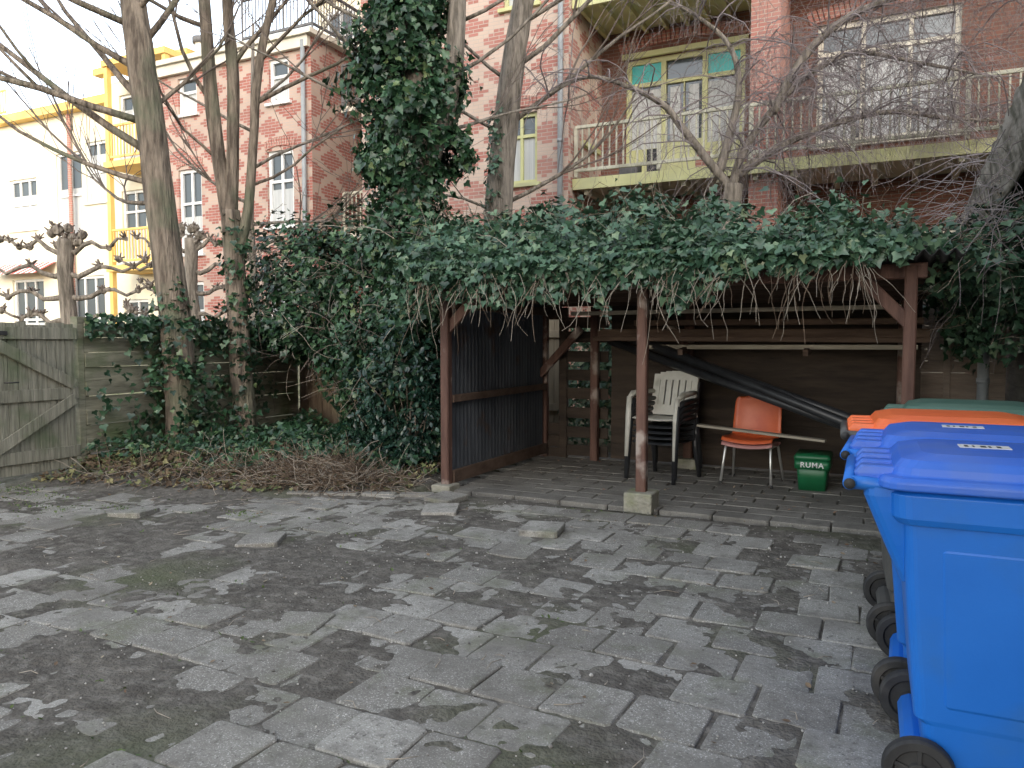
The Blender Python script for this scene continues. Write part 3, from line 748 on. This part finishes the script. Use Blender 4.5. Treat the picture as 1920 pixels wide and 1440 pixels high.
window(mb,-11.5,-10.3,4.0,6.3,16.12,WF,DK,2,(.7,));window(mb,-11.5,-10.3,7.1,9.3,16.12,WF,GL,2,(.7,))
for xa in (-14.2,-12.6,-11.2): window(mb,xa,xa+.9,8.8,10.5,17.49,WF,GL,2,(.6,),.08,False)
for cx,zt in((-12.85,5.86),(-15.8,5.72)):
    for i in range(12):
        t=-1+2*(i+.5)/12; mb.beam((cx+t*.44,13.985,zt+.1*(1-t*t)),(cx+t*.48,13.985,zt+.2+.1*(1-t*t)),.06,.03,PI,up=(0,1,0))
mb.build('windows',MATS,e)
mb=MB()
mb.box(-17.0,-11.75,13.8,14.4,8.3,8.42,CR); mb.box(-12.3,-11.7,14.4,16.2,8.3,8.42,CR); mb.box(-16.9,-11.9,13.88,13.985,8.05,8.29,CR)
railing(mb,(-13.9,13.95),(-11.8,13.95),8.42,1.0,.1,SL,slat=.02,bw=.02); railing(mb,(-11.8,13.95),(-11.8,16.1),8.42,1.0,.1,SL,slat=.02,bw=.02)
mb.box(-11.85,-9.95,15.0,15.98,3.85,3.98,CR); railing(mb,(-11.8,15.0),(-9.95,15.0),3.98,.95,.12,RA)
mb.box(-11.85,-9.95,15.0,15.98,6.85,6.98,CR); railing(mb,(-11.8,15.0),(-9.95,15.0),6.98,.95,.12,SL)
mb.tube([(-12.05,13.9,0),(-12.05,13.9,8.2)],.05,10,PV)
mb.box(-14.7,-9.9,17.3,17.49,10.85,11.1,YC)
mb.tube([(-16.4,15,8.4),(-16.4,15,9.2)],.16,10,CR); mb.tube([(-16.4,15,9.2),(-16.4,15,9.35)],.22,10,SL)
mb.build('cornices_and_railings',MATS,e)
e=empty('yellow_balcony_house')
mb=MB()
hF=[(-19.9,-18.9,z,z+2.0) for z in(.6,3.7,6.4)]+[(-18.4,-17.5,z,z+2.0) for z in(.6,3.7,6.4)]
wall(mb,'x',-20.4,-16.82,0,8.8,15.2,hF,YC)
for h in hF: window(mb,*h,15.32,WF,GL,2,(.7,),.08,True,CU)
mb.box(-20.38,-16.84,15.4,24,0,8.75,YC)
for z in(3.3,6.1,8.8): mb.box(-19.3,-16.84,14.2,15.19,z,z+.16,YE)
for x in(-19.25,-17.0): 
    for a,b2 in((0,3.29),(3.47,6.09),(6.27,8.79)): mb.box(x,x+.13,14.25,14.38,a,b2,YE)
for z in(3.47,6.27): railing(mb,(-19.2,14.3),(-17.0,14.3),z,.95,.12,YE)
mb.box(-20.6,-16.84,14.9,15.19,8.97,9.15,YE)
mb.build('walls_and_balconies',MATS,e)
e=empty('cream_house')
mb=MB()
hE=[(-25.8,-24.4,5.0,6.6),(-23.4,-22.2,4.6,7.2),(-25.8,-24.2,.8,3.4),(-22.8,-21.3,.8,3.4),(-22.0,-21.0,5.6,7.4),(-30,-28,4.8,6.8),(-30,-28,.8,3.2)]
wall(mb,'x',-36,-20.5,0,8.5,15.6,hE,YC)
for h in hE: window(mb,*h,15.72,WF,GL,3 if h[1]-h[0]>1.3 else 2,(.5,),.08,True,CU)
mb.box(-36,-20.5,15.8,24,0,8.45,YC); mb.box(-36.1,-20.5,15.3,15.59,8.35,8.6,YE)
railing(mb,(-30,15.4),(-25.5,15.4),8.6,.8,.14,YE)
for k in range(20):
    x=-26.3+k*.14; mb.add([(x,14.9,3.5),(x+.14,14.9,3.5),(x+.14,15.58,3.9),(x,15.58,3.9)],[(0,1,2,3)],AW if k%2 else WF)
mb.tube([(-22.6,15.5,0),(-22.6,15.5,8.3)],.06,8,PI)
mb.build('walls_and_windows',MATS,e)
mb=MB(); mb.box(-24,-9.5,12.2,12.3,0,1.5,0); mb.build('rear_fence',[M_fence])
e=empty('unseen_sun_blocker')  # brick block added out of view behind the camera to shade the yard
mb=MB(); hs=[(float(x),float(x)+1.2,z,z+1.5) for x in np.arange(8.5,46,2.6) for z in(1,4,7,10,13,16,19)]
wall(mb,'x',7.3,48,0,24,-25.0,hs,PI,sgn=1); mb.box(7.32,47.98,-40,-25.2,0,23.95,PI); 
for h in hs: mb.box(h[0],h[1],-25.18,-25.15,h[2],h[3],GL); mb.box(h[0],h[1],-25.14,-25.05,h[2]+.7,h[2]+.76,WF)
mb.build('walls',MATS,e)

# ------------------------------------------------------------ trees
def curve(p,d,L,r0,r1,n,wob=.12,grav=0,up=0):
    p=Vector(p);d=Vector(d).normalized();pts=[p.copy()];rs=[r0]
    for i in range(n):
        d=(d+Vector((random.gauss(0,wob),random.gauss(0,wob),random.gauss(0,wob)))+Vector((0,0,up-grav))/n).normalized()
        p=p+d*L/n; pts.append(p.copy()); rs.append(r0+(r1-r0)*(i+1)/n)
    return pts,rs,d
def grow(mb,p,d,L,r,depth,up=.25,spread=.6,minr=.004,mi=0,tm=1,kids=(3,5),wob=.09):
    pts,rs,dd=curve(p,d,L,r,max(r*.35,minr*.7),6 if depth>0 else 4,wob,0,up)
    mb.tube(pts,rs,7 if r>.03 else (5 if r>.012 else 3),mi if r>.02 else tm,cap=r>.02)
    if depth<=0: return
    for k in range(random.randint(*kids)):
        i=random.randint(2,len(pts)-1); q=pts[i]
        dr=(pts[i]-pts[i-1]).normalized()
        s=Vector((random.gauss(0,1),random.gauss(0,1),random.gauss(0,.6))); s=(s-dr*s.dot(dr)).normalized()
        nd=(dr+s*U(.4,1.1)*spread+Vector((0,0,.15))).normalized()
        grow(mb,q,nd,L*U(.45,.75),max(rs[i]*.6,minr),depth-1,up,spread,minr,mi,tm,kids,wob)
def V2(l,dp,z,base):
    return Vector((base[0]+l*.899-dp*.438,base[1]+l*.438+dp*.899,z))
e=empty('bare_tree'); B=(-7.4,6.4); mb=MB()
pts=[V2(0,0,-.05,B),V2(-.02,0,.5,B),V2(-.05,0,1.2,B),V2(-.12,0,2,B),V2(-.22,0,3,B),V2(-.32,0,4,B),V2(-.42,0,4.8,B),V2(-.52,.05,5.6,B),V2(-.58,.1,7,B),V2(-.56,.2,8.5,B)]
mb.trunk(pts,[.24,.19,.175,.165,.16,.155,.15,.13,.10,.05],20,0,1)
for (l,z,dl,dd,dz,L,r) in [(-.3,3.55,-1,.0,.55,3.4,.05),(-.33,3.9,-1,-.2,.25,3.6,.045),(-.36,4.1,-.9,.4,.9,3.2,.045),(-.42,4.5,-1,.1,.45,3.5,.04),(-.45,4.7,.5,.2,1.2,2.8,.04),(-.5,5.0,-1,-.5,.35,3.2,.04),(-.5,5.3,-.6,.3,1,2.6,.04),(-.38,4.0,.8,.3,.7,1.8,.03),(-.25,3.2,-.9,.2,.15,2.8,.035),(-.25,3.0,-.8,.6,-.05,2.2,.03),(-.5,5.1,.9,-.3,.6,2.2,.035)]:
    v=V2(dl,dd,0,(0,0)); grow(mb,V2(l,0,z,B),(v.x,v.y,dz),L,r,2,.35,.5,.0055,kids=(4,6))
mb.build('trunk_and_branches',[M_bark,M_twig],e)
e=empty('bare_tree.001'); B=(-7.2,7.1); mb=MB()
mb.trunk([V2(.03,0,-.05,B),V2(.03,0,.6,B),V2(-.02,0,1.4,B),V2(-.05,0,2.2,B),V2(-.1,0,3.0,B)],[.18,.14,.125,.12,.11],16,0,4)
mb.trunk([V2(-.1,0,2.8,B),V2(-.22,0,3.6,B),V2(-.3,0,4.4,B),V2(-.36,0,5.5,B),V2(-.5,0,7.5,B)],[.10,.085,.08,.07,.03],12,0,5)
mb.trunk([V2(-.1,0,2.9,B),V2(-.06,0,3.6,B),V2(-.03,0,4.6,B),V2(-.08,0,5.6,B),V2(.0,0,7.5,B)],[.09,.075,.07,.06,.03],12,0,6)
mb.trunk([V2(-.05,0,2.3,B),V2(.12,0,3.0,B),V2(.2,0,3.8,B),V2(.3,0,4.8,B),V2(.62,0,6.2,B),V2(.7,0,7.5,B)],[.08,.06,.055,.05,.04,.02],12,0,7)
for (l,z,dl,dd,dz,L,r) in [(-.3,4.3,-.7,.2,1,2.2,.03),(-.06,4.7,.6,.1,1,2.0,.03),(.25,4.3,.8,.2,.5,2.2,.03),(.3,4.8,.9,-.2,.7,2.2,.025),(-.35,5.2,-.9,.1,.5,2.2,.03),(.15,3.3,.9,.3,.4,1.8,.022),(-.22,3.6,-.8,-.1,.7,1.6,.022)]:
    v=V2(dl,dd,0,(0,0)); grow(mb,V2(l,0,z,B),(v.x,v.y,dz),L,r,2,.3,.5,.005,kids=(4,5))
mb.build('trunk_and_branches',[M_bark,M_twig],e)
e3=empty('ivy_covered_tree'); B=(-5.0,7.6); mb=MB()
mb.trunk([V2(0,0,-.05,B),V2(0,0,1,B),V2(0,0,2.5,B),V2(.05,0,4,B),V2(.15,0,5.5,B),V2(.2,0,8,B)],[.32,.27,.24,.2,.17,.1],16,0,8)
mb.trunk([V2(.1,0,3.2,B),V2(.44,-.15,4.2,B),V2(.55,-.15,5.2,B),V2(.6,0,7,B)],[.14,.12,.10,.06],14,0,9)
mb.tube([V2(-.1,0,3.6,B),V2(-.35,0,4.6,B),V2(-.4,0,6.8,B)],[.12,.09,.05],10)
for (l,z,dl,dz,L) in [(.4,4.4,1,.6,2.6),(.45,5,1,.4,2.6),(-.3,4.5,-1,.6,2.0),(.3,3.8,1,.3,2.2),(-.3,5.0,-1,.4,2.0),(-.3,4.0,-1,.3,2.0)]:
    v=V2(dl,U(-.3,.3),0,(0,0)); grow(mb,V2(l,0,z,B),(v.x,v.y,dz),L,.025,2,.2,.5,.0045)
mb.build('trunk_and_branches',[M_bark2,M_twig],e3)
E=[]
for (l,z,a,c) in [(0,2.3,.55,.6),(-.02,3.0,.48,.55),(-.02,3.7,.55,.55),(-.12,4.25,.62,.5),(.08,4.5,.50,.55),(-.14,4.9,.55,.5),(.12,5.3,.42,.5),(-.17,5.6,.46,.5),(.0,6.2,.45,.6),(-.32,3.45,.34,.3),(.38,3.6,.32,.3),(.33,4.3,.28,.3)]:
    p=V2(l,0,z,B); E.append((p.x,p.y,z,a*.9,a*.8,c))
P,N=ell_sample(E,780,amp=.55,fr=2.2,inner=.5,outer=.45,up=.1); leaves('ivy',P,N,.075,M_ivy,parent=e3)
e=empty('leaning_bare_tree'); B=(-5.0,9.8); mb=MB()
mb.trunk([V2(-.05,0,-.05,B),V2(-.05,0,1.5,B),V2(0,0,3,B),V2(.08,0,4.2,B),V2(.22,0,5.3,B),V2(.4,0,6.4,B),V2(.6,0,8,B)],[.26,.22,.2,.18,.165,.14,.08],18,0,12)
for (l,z,dl,dd,dz,L,r) in [(.1,4.4,1,.1,.8,3.0,.04),(.2,5.2,1,-.2,.6,3.2,.04),(.1,4.3,-1,.1,.6,2.6,.03),(.2,5.0,-1,.1,.8,2.6,.03),(.35,6.1,.9,0,.7,2.4,.04),(0,3.3,1,.2,.6,3.0,.035),(0,3.2,-1,0,.4,1.6,.025),(.3,5.8,.9,0,.35,2.8,.035)]:
    v=V2(dl,dd,0,(0,0)); grow(mb,V2(l,0,z,B),(v.x,v.y,dz),L,r,2,.25,.5,.005)
mb.build('trunk_and_branches',[M_bark2,M_twig],e)
E=[]
for k in range(6):
    p=V2(-.1+.02*k,-.1,2.4+k*.40,B); E.append((p.x,p.y,p.z,.17-.01*k,.17,.28))
P,N=ell_sample(E,190,amp=.5,outer=.3,hole=-.1); leaves('ivy',P,N,.065,M_ivyL,parent=e)
e=empty('slim_bare_tree'); B=(-9.2,9.6); mb=MB()
mb.tube([V2(-.1,0,0,B),V2(-.15,0,2,B),V2(-.2,0,3.4,B),V2(-.15,0,4.6,B),V2(-.1,0,6.5,B)],[.09,.07,.055,.045,.02],8)
for (z,dl,dz,L) in [(2.9,1,.25,2.2),(3.3,1,-.05,2.0),(3.6,-1,.5,2.2),(4.2,1,.6,2.4),(4.8,-1,.6,2.2),(5.2,1,.7,2.2),(2.6,1,.5,2.4)]:
    v=V2(dl,U(-.3,.3),0,(0,0)); grow(mb,V2(-.15,0,z,B),(v.x,v.y,dz),L,.03,2,.1,.6,.005)
mb.build('trunk_and_branches',[M_bark2,M_twig],e)
def pollard(name,B,s=1,seed=1):
    random.seed(seed); e=empty(name); mb=MB()
    mb.trunk([V2(0,0,0,B),V2(.03,0,1.5,B),V2(-.03,0,2.4,B),V2(0,0,3.1*s,B)],[.17,.14,.12,.13],12,0,seed)
    def knob(p,r):
        rings=[]
        for k in range(5):
            ph=-math.pi/2+math.pi*k/4; rings.append([(p.x+r*math.cos(ph)*math.cos(t)*U(.7,1.3)+.001,p.y+r*math.cos(ph)*math.sin(t)*U(.7,1.3),p.z+r*math.sin(ph)*U(.8,1.2)) for t in [i*math.pi/3.5 for i in range(7)]])
        mb.loft(rings,0,False)
        for _ in range(8):
            d=Vector((random.gauss(0,.9),random.gauss(0,.9),.8)); mb.tube(curve(p,d,U(.07,.15),.012,.008,2)[0],[.018,.016,.010],4,1)
    for z in (1.75,2.15,2.55,2.95):
        for sgn in(-1,1):
            L=U(1.0,1.5)*(1.0 if z<2.9 else .8); n=7; pr=V2(0,0,z*s,B)
            pts=[pr]; 
            for i in range(1,n+1):
                q=V2(sgn*L*i/n,0,z*s+.08*math.sin(i*1.7+z)+.12*(i/n),B)+Vector((0,0,U(-.03,.03))); pts.append(q)
                if i>2 and R()<.8: knob(q,U(.04,.07))
            mb.tube(pts,[.05-.03*i/n for i in range(n+1)],6)
    for k in range(11): knob(V2(U(-.28,.28),0,3.12*s+U(-.12,.2),B),U(.06,.10))
    mb.build('trunk_and_arms',[M_bark2,M_twig],e)
pollard('pollarded_lime_tree',(-12.4,8.4),1,3); pollard('pollarded_lime_tree.001',(-12.3,10.9),1.1,5)
random.seed(11)
e=empty('weeping_tree'); B=(-2.0,11.2); mb=MB()
mb.trunk([V2(0,0,0,B),V2(.02,0,1.5,B),V2(-.03,0,2.8,B),V2(.0,0,3.6,B)],[.2,.17,.15,.12],14,0,20)
main=[[(0,3.5),(-.3,3.9),(-.75,4.35),(-.95,4.75),(-1.5,5.0),(-2.1,5.05),(-2.6,4.9)],
      [(0,3.5),(.2,4.1),(.5,4.6),(1.0,5.1),(1.7,5.35),(2.6,5.3),(3.4,5.2)],
      [(-.2,3.8),(-.1,4.4),(.1,5.0),(-.1,5.6),(-.5,6.0),(-1.0,6.2)],
      [(.1,3.8),(.7,4.2),(1.4,4.5),(2.2,4.6),(3.2,4.6),(4.0,4.5)],
      [(.5,4.6),(.9,5.4),(1.5,5.9),(2.4,6.2),(3.5,6.2),(4.3,6.0)]]
nodes=[]
for ci,cv in enumerate(main):
    dp=U(-.3,.3); pts=[V2(l,dp*i/4,z,B)+Vector((U(-.05,.05),U(-.05,.05),U(-.08,.08))) for i,(l,z) in enumerate(cv)]
    mb.trunk(pts,[.07-.054*i/(len(pts)-1) for i in range(len(pts))],8,0,ci*3)
    for i in range(1,len(pts)): nodes+= [(pts[i],ci),((pts[i]+pts[i-1])/2,ci)]
for q,ci in list(nodes):
    for _ in range(3 if ci in(0,2) else 6):
        l=q-Vector((B[0],B[1],q.z)); side=l.x*.899+l.y*.438
        v=V2((1 if side>-.3 else -1)*U(-.4,1),U(-1,1),0,(0,0)); pts,rs,_d=curve(q,(v.x,v.y,U(.0,.9)),U(.6,1.7),.012,.004,6,.14,1.3)
        mb.tube(pts,rs,4,1,cap=False)
        for pp in pts[1:]:
            for _ in range((3 if side>.5 else 1)+(R()<.5)):
                a=U(0,6.28); t,r2,_d=curve(pp,(math.cos(a),math.sin(a),U(-.3,.5)),U(.3,1.0),.0028,.0018,6,.26,1.8)
                if t[-1].z>2.6: mb.tube(t,r2,3,1,cap=False)
mb.build('trunk_and_twigs',[M_bark2,M_twigp],e)
# ------------------------------------------------------------ ivy masses
random.seed(5)
E=[(-7.0,8.0,2.05,.75,.55,.85),(-6.3,8.05,1.95,.8,.55,.95),(-5.5,7.9,1.9,.8,.55,1.0),(-4.7,7.6,2.0,.75,.55,.75),(-4.35,7.0,2.0,.45,.5,.5),(-5.6,7.7,1.1,.6,.45,.7),(-6.9,7.7,1.5,.3,.35,.4),(-6.2,7.8,1.35,.4,.3,.3),(-4.9,7.1,1.2,.5,.4,.7)]
P,N=ell_sample(E,780,amp=.55,fr=2.2,inner=.55,outer=.35,hole=-.28); 
mb=MB()
for _ in range(520):
    k=random.randrange(len(P)); t,r,_d=curve(P[k],(U(-1,1),U(-1,.2),U(-1,1)),U(.3,.9),.005,.003,5,.25,.6); mb.tube(t,r,3,R()<.3,cap=False)
e=empty('ivy_hedge'); mb.build('stems',[M_twig,M_root],e)
leaves('ivy_leaves',P,N,.066,M_ivy,parent=e)
E=[(-3.2,9.7,.9,.6,.3,1.0),(-2.4,9.8,1.0,.6,.3,1.1),(-3.7,10.4,.8,.7,.3,.9)]
P,N=ell_sample(E,420,amp=.5,fr=2.2,inner=.5,outer=.3); leaves('rear_hedge',P,N,.07,M_ivyL)
e=empty('glossy_evergreen_shrub')
E=[(-4.50,6.85,.8,.5,.45,.8),(-5.0,7.0,.55,.4,.4,.55),(-4.2,6.6,.5,.28,.3,.5)]
P,N=ell_sample(E,760,amp=.45,fr=3,inner=.6,outer=.3); leaves('leaves',P,N,.068,M_holly,OVAL,parent=e,jit=.8)
mb=MB()
for _ in range(14):
    mb.tube(curve((-4.6+U(-.15,.15),6.9+U(-.1,.1),0),(U(-.5,.5),U(-.5,.3),1),U(.8,1.5),.015,.005,6,.12)[0],[.015,.013,.011,.009,.007,.006,.005],5)
mb.build('stems',[M_bark],e)
E=[]
for k in range(7):
    p=V2(-.02-.03*k+(.08 if k>3 else 0),-.05,.25+k*.30,(-7.4,6.4)); w=.34-.032*k; E.append((p.x,p.y,p.z,w,w*.8,.25))
E+=[(-7.35,6.1,.6,.28,.35,.45),(-7.25,6.55,.8,.25,.28,.5)]
for k in range(10):
    p=V2(.05-.01*k,-.03,.3+k*.26,(-7.2,7.1)); w=.15+.08*noise.noise(Vector((k*.9,0,0))); E.append((p.x,p.y,p.z,w,w,.2))
P,N=ell_sample(E,330,amp=.7,fr=2.6,inner=.4,outer=.7,hole=-.25)
for _ in range(1400):
    y=U(5.3,8.4); h=1.62-abs(random.gauss(0,.14)) if R()<.6 else U(.1,1.6)
    if noise.noise(Vector((y*1.6,h*1.6,2)))<.08 and h<1.45: continue
    P.append(Vector((FX+.12+abs(random.gauss(0,.06)),y,h+(.1*R() if h>1.5 else 0)))); N.append(Vector((1,-.3,.3)))
for _ in range(700):
    x=U(-7.6,-4);P.append(Vector((x,8.55-abs(random.gauss(0,.1)),1.62-abs(random.gauss(0,.3))+.1)));N.append(Vector((0,-1,.3)))
leaves('climbing_ivy',P,N,.064,M_ivy)
P=[];N=[]
while len(P)<9500:
    x,y=U(-7.65,-3.9),U(4.7,8.4); b=bed(x,y)
    if b<-.05: continue
    h=.03+.30*max(0,noise.noise(Vector((x*1.3,y*1.3,3)))+.25)*min(1,b*1.2+.15)
    if b<.35 and R()<.5: continue
    P.append((x,y,soilz(x,y)+h*R()**.6)); N.append((0,-.3,1))
leaves('ground_ivy',P,N,.046,M_litter,droop=.1,jit=.6)
P=[];N=[]
while len(P)<5600:
    x,y=U(-7.6,-3.95),U(5.2,8.3); b=bed(x,y)
    if b<.4 or (b<1.0 and R()<.6): continue
    h=.10+.40*max(0,noise.noise(Vector((x*1.3,y*1.3,3)))+.35)
    P.append((x,y,soilz(x,y)+h*U(.6,1.1))); N.append((0,-.5,1))
leaves('low_ivy',P,N,.058,M_ivy,droop=.2,jit=.6)
mb=MB()
for _ in range(2200):
    if R()<.6: x,y=random.gauss(-4.95,.5),random.gauss(5.8,.22); hh=.22*math.exp(-((x+4.95)/.6)**2-((y-5.8)/.3)**2)
    else: x,y=U(-7.2,-4.0),U(4.8,6.3); hh=.07
    b=bed(x,y)
    if b<-.05: continue
    mb.tube(curve((x,y,soilz(x,y)+U(.01,.03)+hh*R()),(U(-1,1),U(-1,1),U(-.15,.2)),U(.12,.45),.003,.002,5,.3)[0],[.0032]*6,3,0 if R()<.65 else 1,cap=False)
mb.build('heap_of_dry_stems',[M_brownstem,M_root])
P=[];N=[]
for (cx,cy,n,r) in ((-6.3,4.0,120,.25),(-7.2,4.3,200,.3),(-5.6,4.2,60,.12),(-4.6,4.5,50,.1),(-7.3,5.0,150,.2)):
    for _ in range(n): P.append((cx+random.gauss(0,r),cy+random.gauss(0,r*.5),.03));N.append((U(-1,1),U(-1,1),.6))
for _ in range(1900):
    x=U(-8,.7); y=round((U(1.2,6)-.199)/.302)*.302+.199+random.gauss(0,.008)
    if noise.noise(Vector((x*.8,y*.8,12)))<.08: continue
    P.append((x,y+.09*noise.noise(Vector((x*.35,y*.2,0))),.0));N.append((U(-1,1),U(-1,1),1))
leaves('weeds',P,N,.020,rndmat('weed_leaf',[(0,(.05,.085,.025)),(1,(.12,.17,.05))],.6),OVAL,droop=-.4,jit=.5)
# roof ivy
random.seed(21)
E=[(-3.85,6.8,2.20,.42,.5,.28),(-3.5,7.3,2.28,.6,.7,.32),(-2.9,6.8,2.26,.5,.6,.34),(-2.5,7.4,2.24,.5,.6,.34),(-1.98,6.8,2.27,.36,.45,.40),(-1.38,6.8,2.22,.36,.45,.34),(-.95,6.9,2.08,.45,.55,.18),(-.5,6.7,2.20,.24,.35,.36),(-.15,6.8,2.08,.4,.5,.20),(.3,6.75,2.03,.4,.5,.2),(.8,7.0,1.95,.35,.5,.3),(.75,7.6,1.75,.3,.4,.4),
   (-3.0,7.9,2.15,.8,.6,.3),(-1.6,7.9,2.15,.9,.6,.25),(-.3,7.9,2.05,.8,.6,.2)]
def clip(p):
    if p.x<SX0-.2 and p.z<1.8: return False
    return not (p.z<2.03 and SX0-.35<p.x<SX1+.1)
P,N=ell_sample(E,800,amp=.6,fr=3.2,inner=.5,outer=.55,clip=clip)
for _ in range(6400):
    x=U(-4.05,.12) ; f=noise.noise(Vector((x*1.9,0,5)))+.6*noise.noise(Vector((x*5,0,5)))
    drop=.09+.12*max(0,f+.15)+(.03 if x<-1.2 else 0)+(.03 if x<-2.6 else 0)
    if x>-.55: drop*=.55
    z=2.10-min(abs(random.gauss(0,1)),2.2)*drop
    P.append(Vector((x,5.93-abs(random.gauss(0,.06)),z))); N.append(Vector((0,-1,.45)))
for _ in range(6200): 
    x=U(-4.1,.15); y=U(5.9,6.5); P.append(Vector((x,y,2.06+abs(random.gauss(0,.12))*(1+1.2*noise.noise(Vector((x*2.4,y*2.4,1))))))); N.append(Vector((0,-.5,1)))
e=empty('roof_ivy')
leaves('ivy_leaves',P,N,.060,M_ivyL,parent=e,jit=.75)
mb=MB()
cl=[(-3.75,.05),(-3.4,.1),(-3.05,.08),(-2.6,.06),(-2.2,.1),(-1.75,.05),(-1.5,.08),(-1.05,.1),(-.62,.05),(-.36,.07),(-.2,.03)]
for _ in range(190):
    c0=random.choice(cl); x=random.gauss(c0[0],c0[1]*1.3) if R()<.75 else U(-4,-.1); y=5.90-U(0,.08)
    L=abs(random.gauss(.24,.14))+.08; t,r,_d=curve((x,y,U(1.85,2.0)),(U(-.7,.7),-.4,-.6),L,.0034,.002,7,.2,1.5); mb.tube(t,r,3,0 if R()<.65 else 1,cap=False)
for x,L in((-1.62,.75),(-3.2,.45),(-2.3,.5),(-.95,.4),(-.6,.45)):
    t,r,_d=curve((x,5.9,1.95),(U(-.2,.2),-.1,-1),L,.0038,.002,9,.09,1); mb.tube(t,r,4,0,cap=False)
for _ in range(700):
    k=random.randrange(int(len(P)*.5)); t,r,_d=curve(P[k],(U(-1,1),U(-1,.4),U(-.1,.9)),U(.15,.55),.004,.0022,5,.25,.5); mb.tube(t,r,3,R()<.4,cap=False)
mb.build('stems',[M_root,M_brownstem],e)
E=[(.75,7.9,2.1,.28,.4,.35),(.95,7.3,2.3,.2,.4,.35),(.6,8.6,1.9,.3,.3,.3),(.62,8.2,1.6,.15,.2,.35)]
P,N=ell_sample(E,400,amp=.7,outer=.6,inner=.5); leaves('wall_ivy',P,N,.07,M_ivy)
mb=MB()
for _ in range(260):
    p=(U(.5,1.1),U(6.0,9.3),U(1.9,2.9)); t,r,_d=curve(p,(U(-1,.6),U(-1,1),U(-.8,.6)),U(.3,1.1),.004,.002,6,.22,.8); mb.tube(t,r,3,0,cap=False)
mb.build('dry_vine',[M_twigp])

# ------------------------------------------------------------ camera, light
cam=bpy.data.cameras.new('camera'); co=bpy.data.objects.new('camera',cam); col.objects.link(co); scene.camera=co
cam.sensor_width=36; cam.lens=36*1442/1920; cam.clip_end=600; cam.clip_start=.05
th=math.radians(26); ph=math.radians(3.18)
f=Vector((-math.sin(th)*math.cos(ph),math.cos(th)*math.cos(ph),-math.sin(ph)))
co.location=(0,0,1.4); co.rotation_euler=f.to_track_quat('-Z','Y').to_euler()
el=math.radians(14); h=Vector((-.53,.85,0)).normalized()
Ld=Vector((h.x*math.cos(el),h.y*math.cos(el),-math.sin(el)))
sun=bpy.data.lights.new('sun','SUN'); sun.energy=4.5; sun.angle=math.radians(.5); sun.color=(1,.80,.50)
so=bpy.data.objects.new('sun',sun); col.objects.link(so); so.rotation_euler=Ld.to_track_quat('-Z','Y').to_euler(); so.location=(10,-10,20)
w=bpy.data.worlds.new('World'); scene.world=w; w.use_nodes=True; nt=w.node_tree
bg=nt.nodes['Background']; sky=nt.nodes.new('ShaderNodeTexSky'); sky.sky_type='NISHITA'; sky.sun_disc=False
sky.sun_elevation=el; sky.sun_rotation=math.atan2(-Ld.x,-Ld.y); sky.dust_density=3; sky.air_density=1; sky.ozone_density=1
hs=nt.nodes.new('ShaderNodeHueSaturation'); hs.inputs['Saturation'].default_value=.45
nt.links.new(sky.outputs[0],hs.inputs['Color']); nt.links.new(hs.outputs[0],bg.inputs['Color'])
bg.inputs['Strength'].default_value=.68
scene.view_settings.view_transform='Standard'; scene.view_settings.look='None'; scene.view_settings.exposure=0
